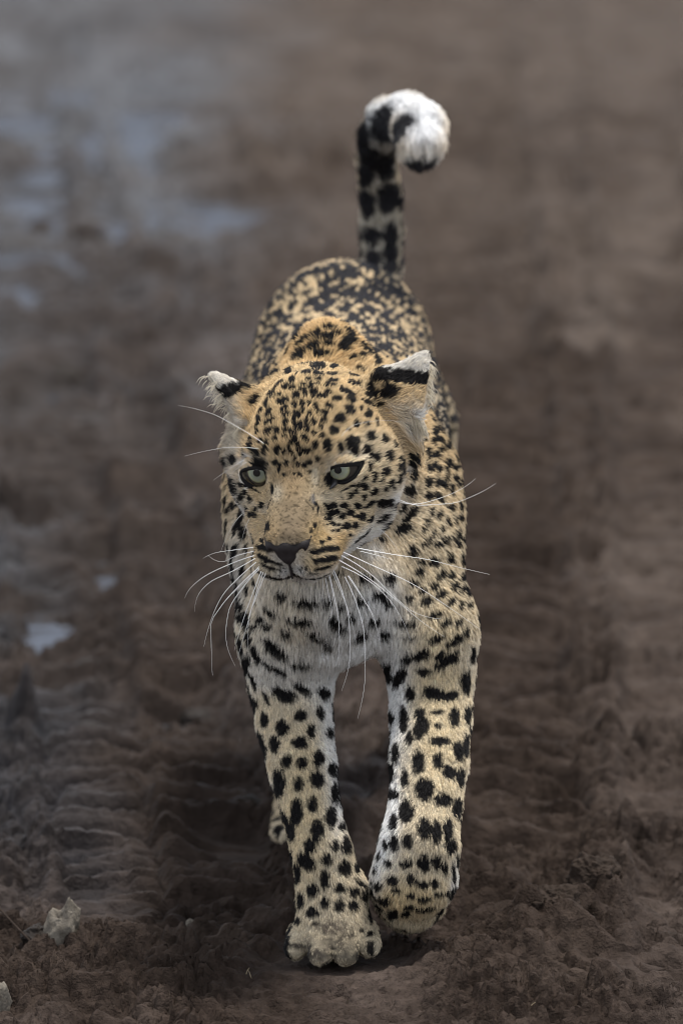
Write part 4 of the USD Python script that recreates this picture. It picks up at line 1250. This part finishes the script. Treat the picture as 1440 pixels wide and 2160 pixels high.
    for pts, th in WHISKERS:
        n0 = len(pts)
        y0, y1 = pts[0][2], pts[-1][2]
        q = spline([at(u, vv, y) for u, vv, y in pts], 16)
        obj("whisker", tube(q, np.linspace(th * .74, th * .12, 16), 5), wm, root, smooth=True)
    return coat


NOSE_POLY = None


def nose_prims():
    def c(a, ra, b, rb, k=4, sub=False):
        return Cone(H(*a), ra / 1000, H(*b), rb / 1000, k / 1000, sub)
    p = [c((-15, 76, -38), 6.0, (15, 76, -38), 6.0, 5), c((0, 79, -38), 7.5, (0, 79, -46), 6.0, 5), c((-9, 77, -43), 6, (0, 79, -50), 4, 5), c((9, 77, -43), 6, (0, 79, -50), 4, 5), c((0, 79, -50), 3.4, (0, 77.5, -57), 1.6, 3), c((0, 77.5, -57), 1.5, (0, 77.0, -73), 1.2, 2)]
    p += [c((-19, 74, -36), 3.2, (-23, 68, -32), 1.2, 3), c((19, 74, -36), 3.2, (23, 68, -32), 1.2, 3)]
    p += [c((-10, 86.5, -46), 3.4, (-16, 81, -41), 2.2, 3, True), c((10, 86.5, -46), 3.4, (16, 81, -41), 2.2, 3, True)]
    return p


def nose_mesh():
    m = polygonise(nose_prims(), .0009)
    trimesh.smoothing.filter_taubin(m, iterations=6)
    return m


def in_nose(q):
    """Head points (mm) where the nose leather and the philtrum leave the skin bare."""
    x, f, u = np.abs(q[:, 0]), q[:, 1], q[:, 2]
    top = (f > 62) & (u < -33) & (u > -54) & (x < 17 * (u + 57) / 23)
    phil = (f > 55) & (u <= -54) & (u > -76) & (x < 1.6)
    return top | phil


SHAGGY = [(690, 1350, .02, 70, .5), (800, 1350, .10, 60, .4), (620, 1250, .02, 90, .2), (870, 890, .03, 50, 1.2), (495, 920, .03, 50, 1.0), (720, 1370, .06, 60, 1.0), (885, 270, .86, 70, .5), (600, 1400, .06, 80, .4), (770, 1170, .05, 50, .6)]
EAR_TUFTS = [((452, 800, .015), (500, 880, .010), (-.75, .55), 90, .013), ((440, 790, .015), (470, 860, .012), (-.9, .45), 30, .011),
             ((905, 760, .035), (895, 850, .015), (.65, .75), 120, .012), ((860, 870, .01), (885, 900, .02), (.6, .9), 200, .016), ((515, 885, .005), (490, 930, .02), (-.5, .9), 140, .015)]


def W_(y0, y1, th, *uv):
    n = len(uv) // 2
    return [(uv[2 * i], uv[2 * i + 1], y0 + (y1 - y0) * i / (n - 1)) for i in range(n)], th * 1e-3


YL, YR = -.125, -.105
WHISKERS = [
    W_(YL, -.10, .50, 534, 1155, 495, 1160, 455, 1166, 428, 1178), W_(YL, -.10, .45, 535, 1163, 500, 1172, 465, 1185, 438, 1171),
    W_(YL, -.08, .60, 536, 1172, 480, 1192, 425, 1220, 396, 1248, 390, 1262), W_(YL, -.08, .60, 538, 1178, 490, 1205, 440, 1230, 415, 1262, 410, 1290),
    W_(YL, -.09, .60, 540, 1186, 500, 1222, 470, 1255, 448, 1300, 430, 1364), W_(YL, -.09, .62, 545, 1198, 505, 1235, 462, 1285, 445, 1318, 448, 1425),
    W_(YL, -.10, .60, 547, 1200, 512, 1240, 482, 1290, 476, 1340, 496, 1405), W_(YL, -.10, .60, 551, 1205, 530, 1260, 512, 1310, 494, 1372),
    W_(YL, -.10, .58, 555, 1207, 538, 1258, 518, 1330, 500, 1390), W_(YL, -.11, .50, 560, 1210, 540, 1260, 524, 1310, 523, 1370), W_(YL, -.10, .45, 546, 1195, 520, 1225, 480, 1260),
    W_(YR, -.06, .62, 752, 1156, 830, 1170, 900, 1180, 960, 1195, 1033, 1212), W_(YR, -.06, .55, 760, 1163, 800, 1173, 830, 1182),
    W_(YR, -.05, .65, 724, 1165, 790, 1195, 870, 1232, 930, 1270, 1012, 1328), W_(YR, -.05, .62, 720, 1172, 780, 1210, 830, 1258, 880, 1295, 930, 1306),
    W_(YR, -.06, .62, 705, 1177, 770, 1215, 830, 1262, 890, 1312, 936, 1343), W_(YR, -.07, .58, 720, 1195, 790, 1235, 835, 1285, 866, 1354),
    W_(YR, -.10, .60, 692, 1202, 705, 1260, 714, 1310, 716, 1360, 707, 1407), W_(YR, -.10, .62, 702, 1200, 722, 1250, 736, 1310, 738, 1380, 720, 1458),
    W_(YR, -.09, .60, 727, 1217, 752, 1275, 768, 1340, 770, 1420, 754, 1516), W_(YR, -.09, .55, 735, 1215, 765, 1262, 790, 1310, 803, 1380), W_(YR, -.08, .50, 733, 1215, 770, 1270, 797, 1310),
    W_(YR, -.10, .45, 684, 1205, 692, 1250, 700, 1290, 684, 1320), W_(YR, -.10, .45, 698, 1200, 715, 1240, 735, 1290, 751, 1360), W_(YR, -.10, .42, 688, 1203, 700, 1245, 706, 1300), W_(YR, -.10, .40, 679, 1206, 681, 1240, 678, 1268),
    W_(-.02, .03, .50, 836, 1057, 880, 1063, 930, 1050, 975, 1030, 1002, 1010), W_(-.02, .03, .50, 840, 1054, 890, 1066, 950, 1062, 1000, 1045, 1045, 1020), W_(-.05, -.02, .35, 798, 1115, 825, 1140, 845, 1178),
    W_(-.08, -.02, .38, 556, 935, 500, 900, 440, 870, 375, 855), W_(-.08, -.03, .38, 545, 946, 490, 943, 440, 950, 390, 962), W_(-.08, -.04, .34, 515, 970, 490, 985, 450, 1013), W_(-.08, -.04, .3, 520, 975, 500, 988, 482, 1008),
    W_(-.09, -.05, .34, 510, 1085, 490, 1110, 465, 1165), W_(-.09, -.06, .34, 525, 1096, 515, 1120, 506, 1160), W_(-.07, -.03, .3, 698, 950, 720, 937, 765, 935), W_(-.07, -.03, .26, 720, 920, 750, 895, 790, 888, 850, 890),
]
N_FUR = 390000
FUR_W = .80


build_ground()
build_leopard()
build_stones()
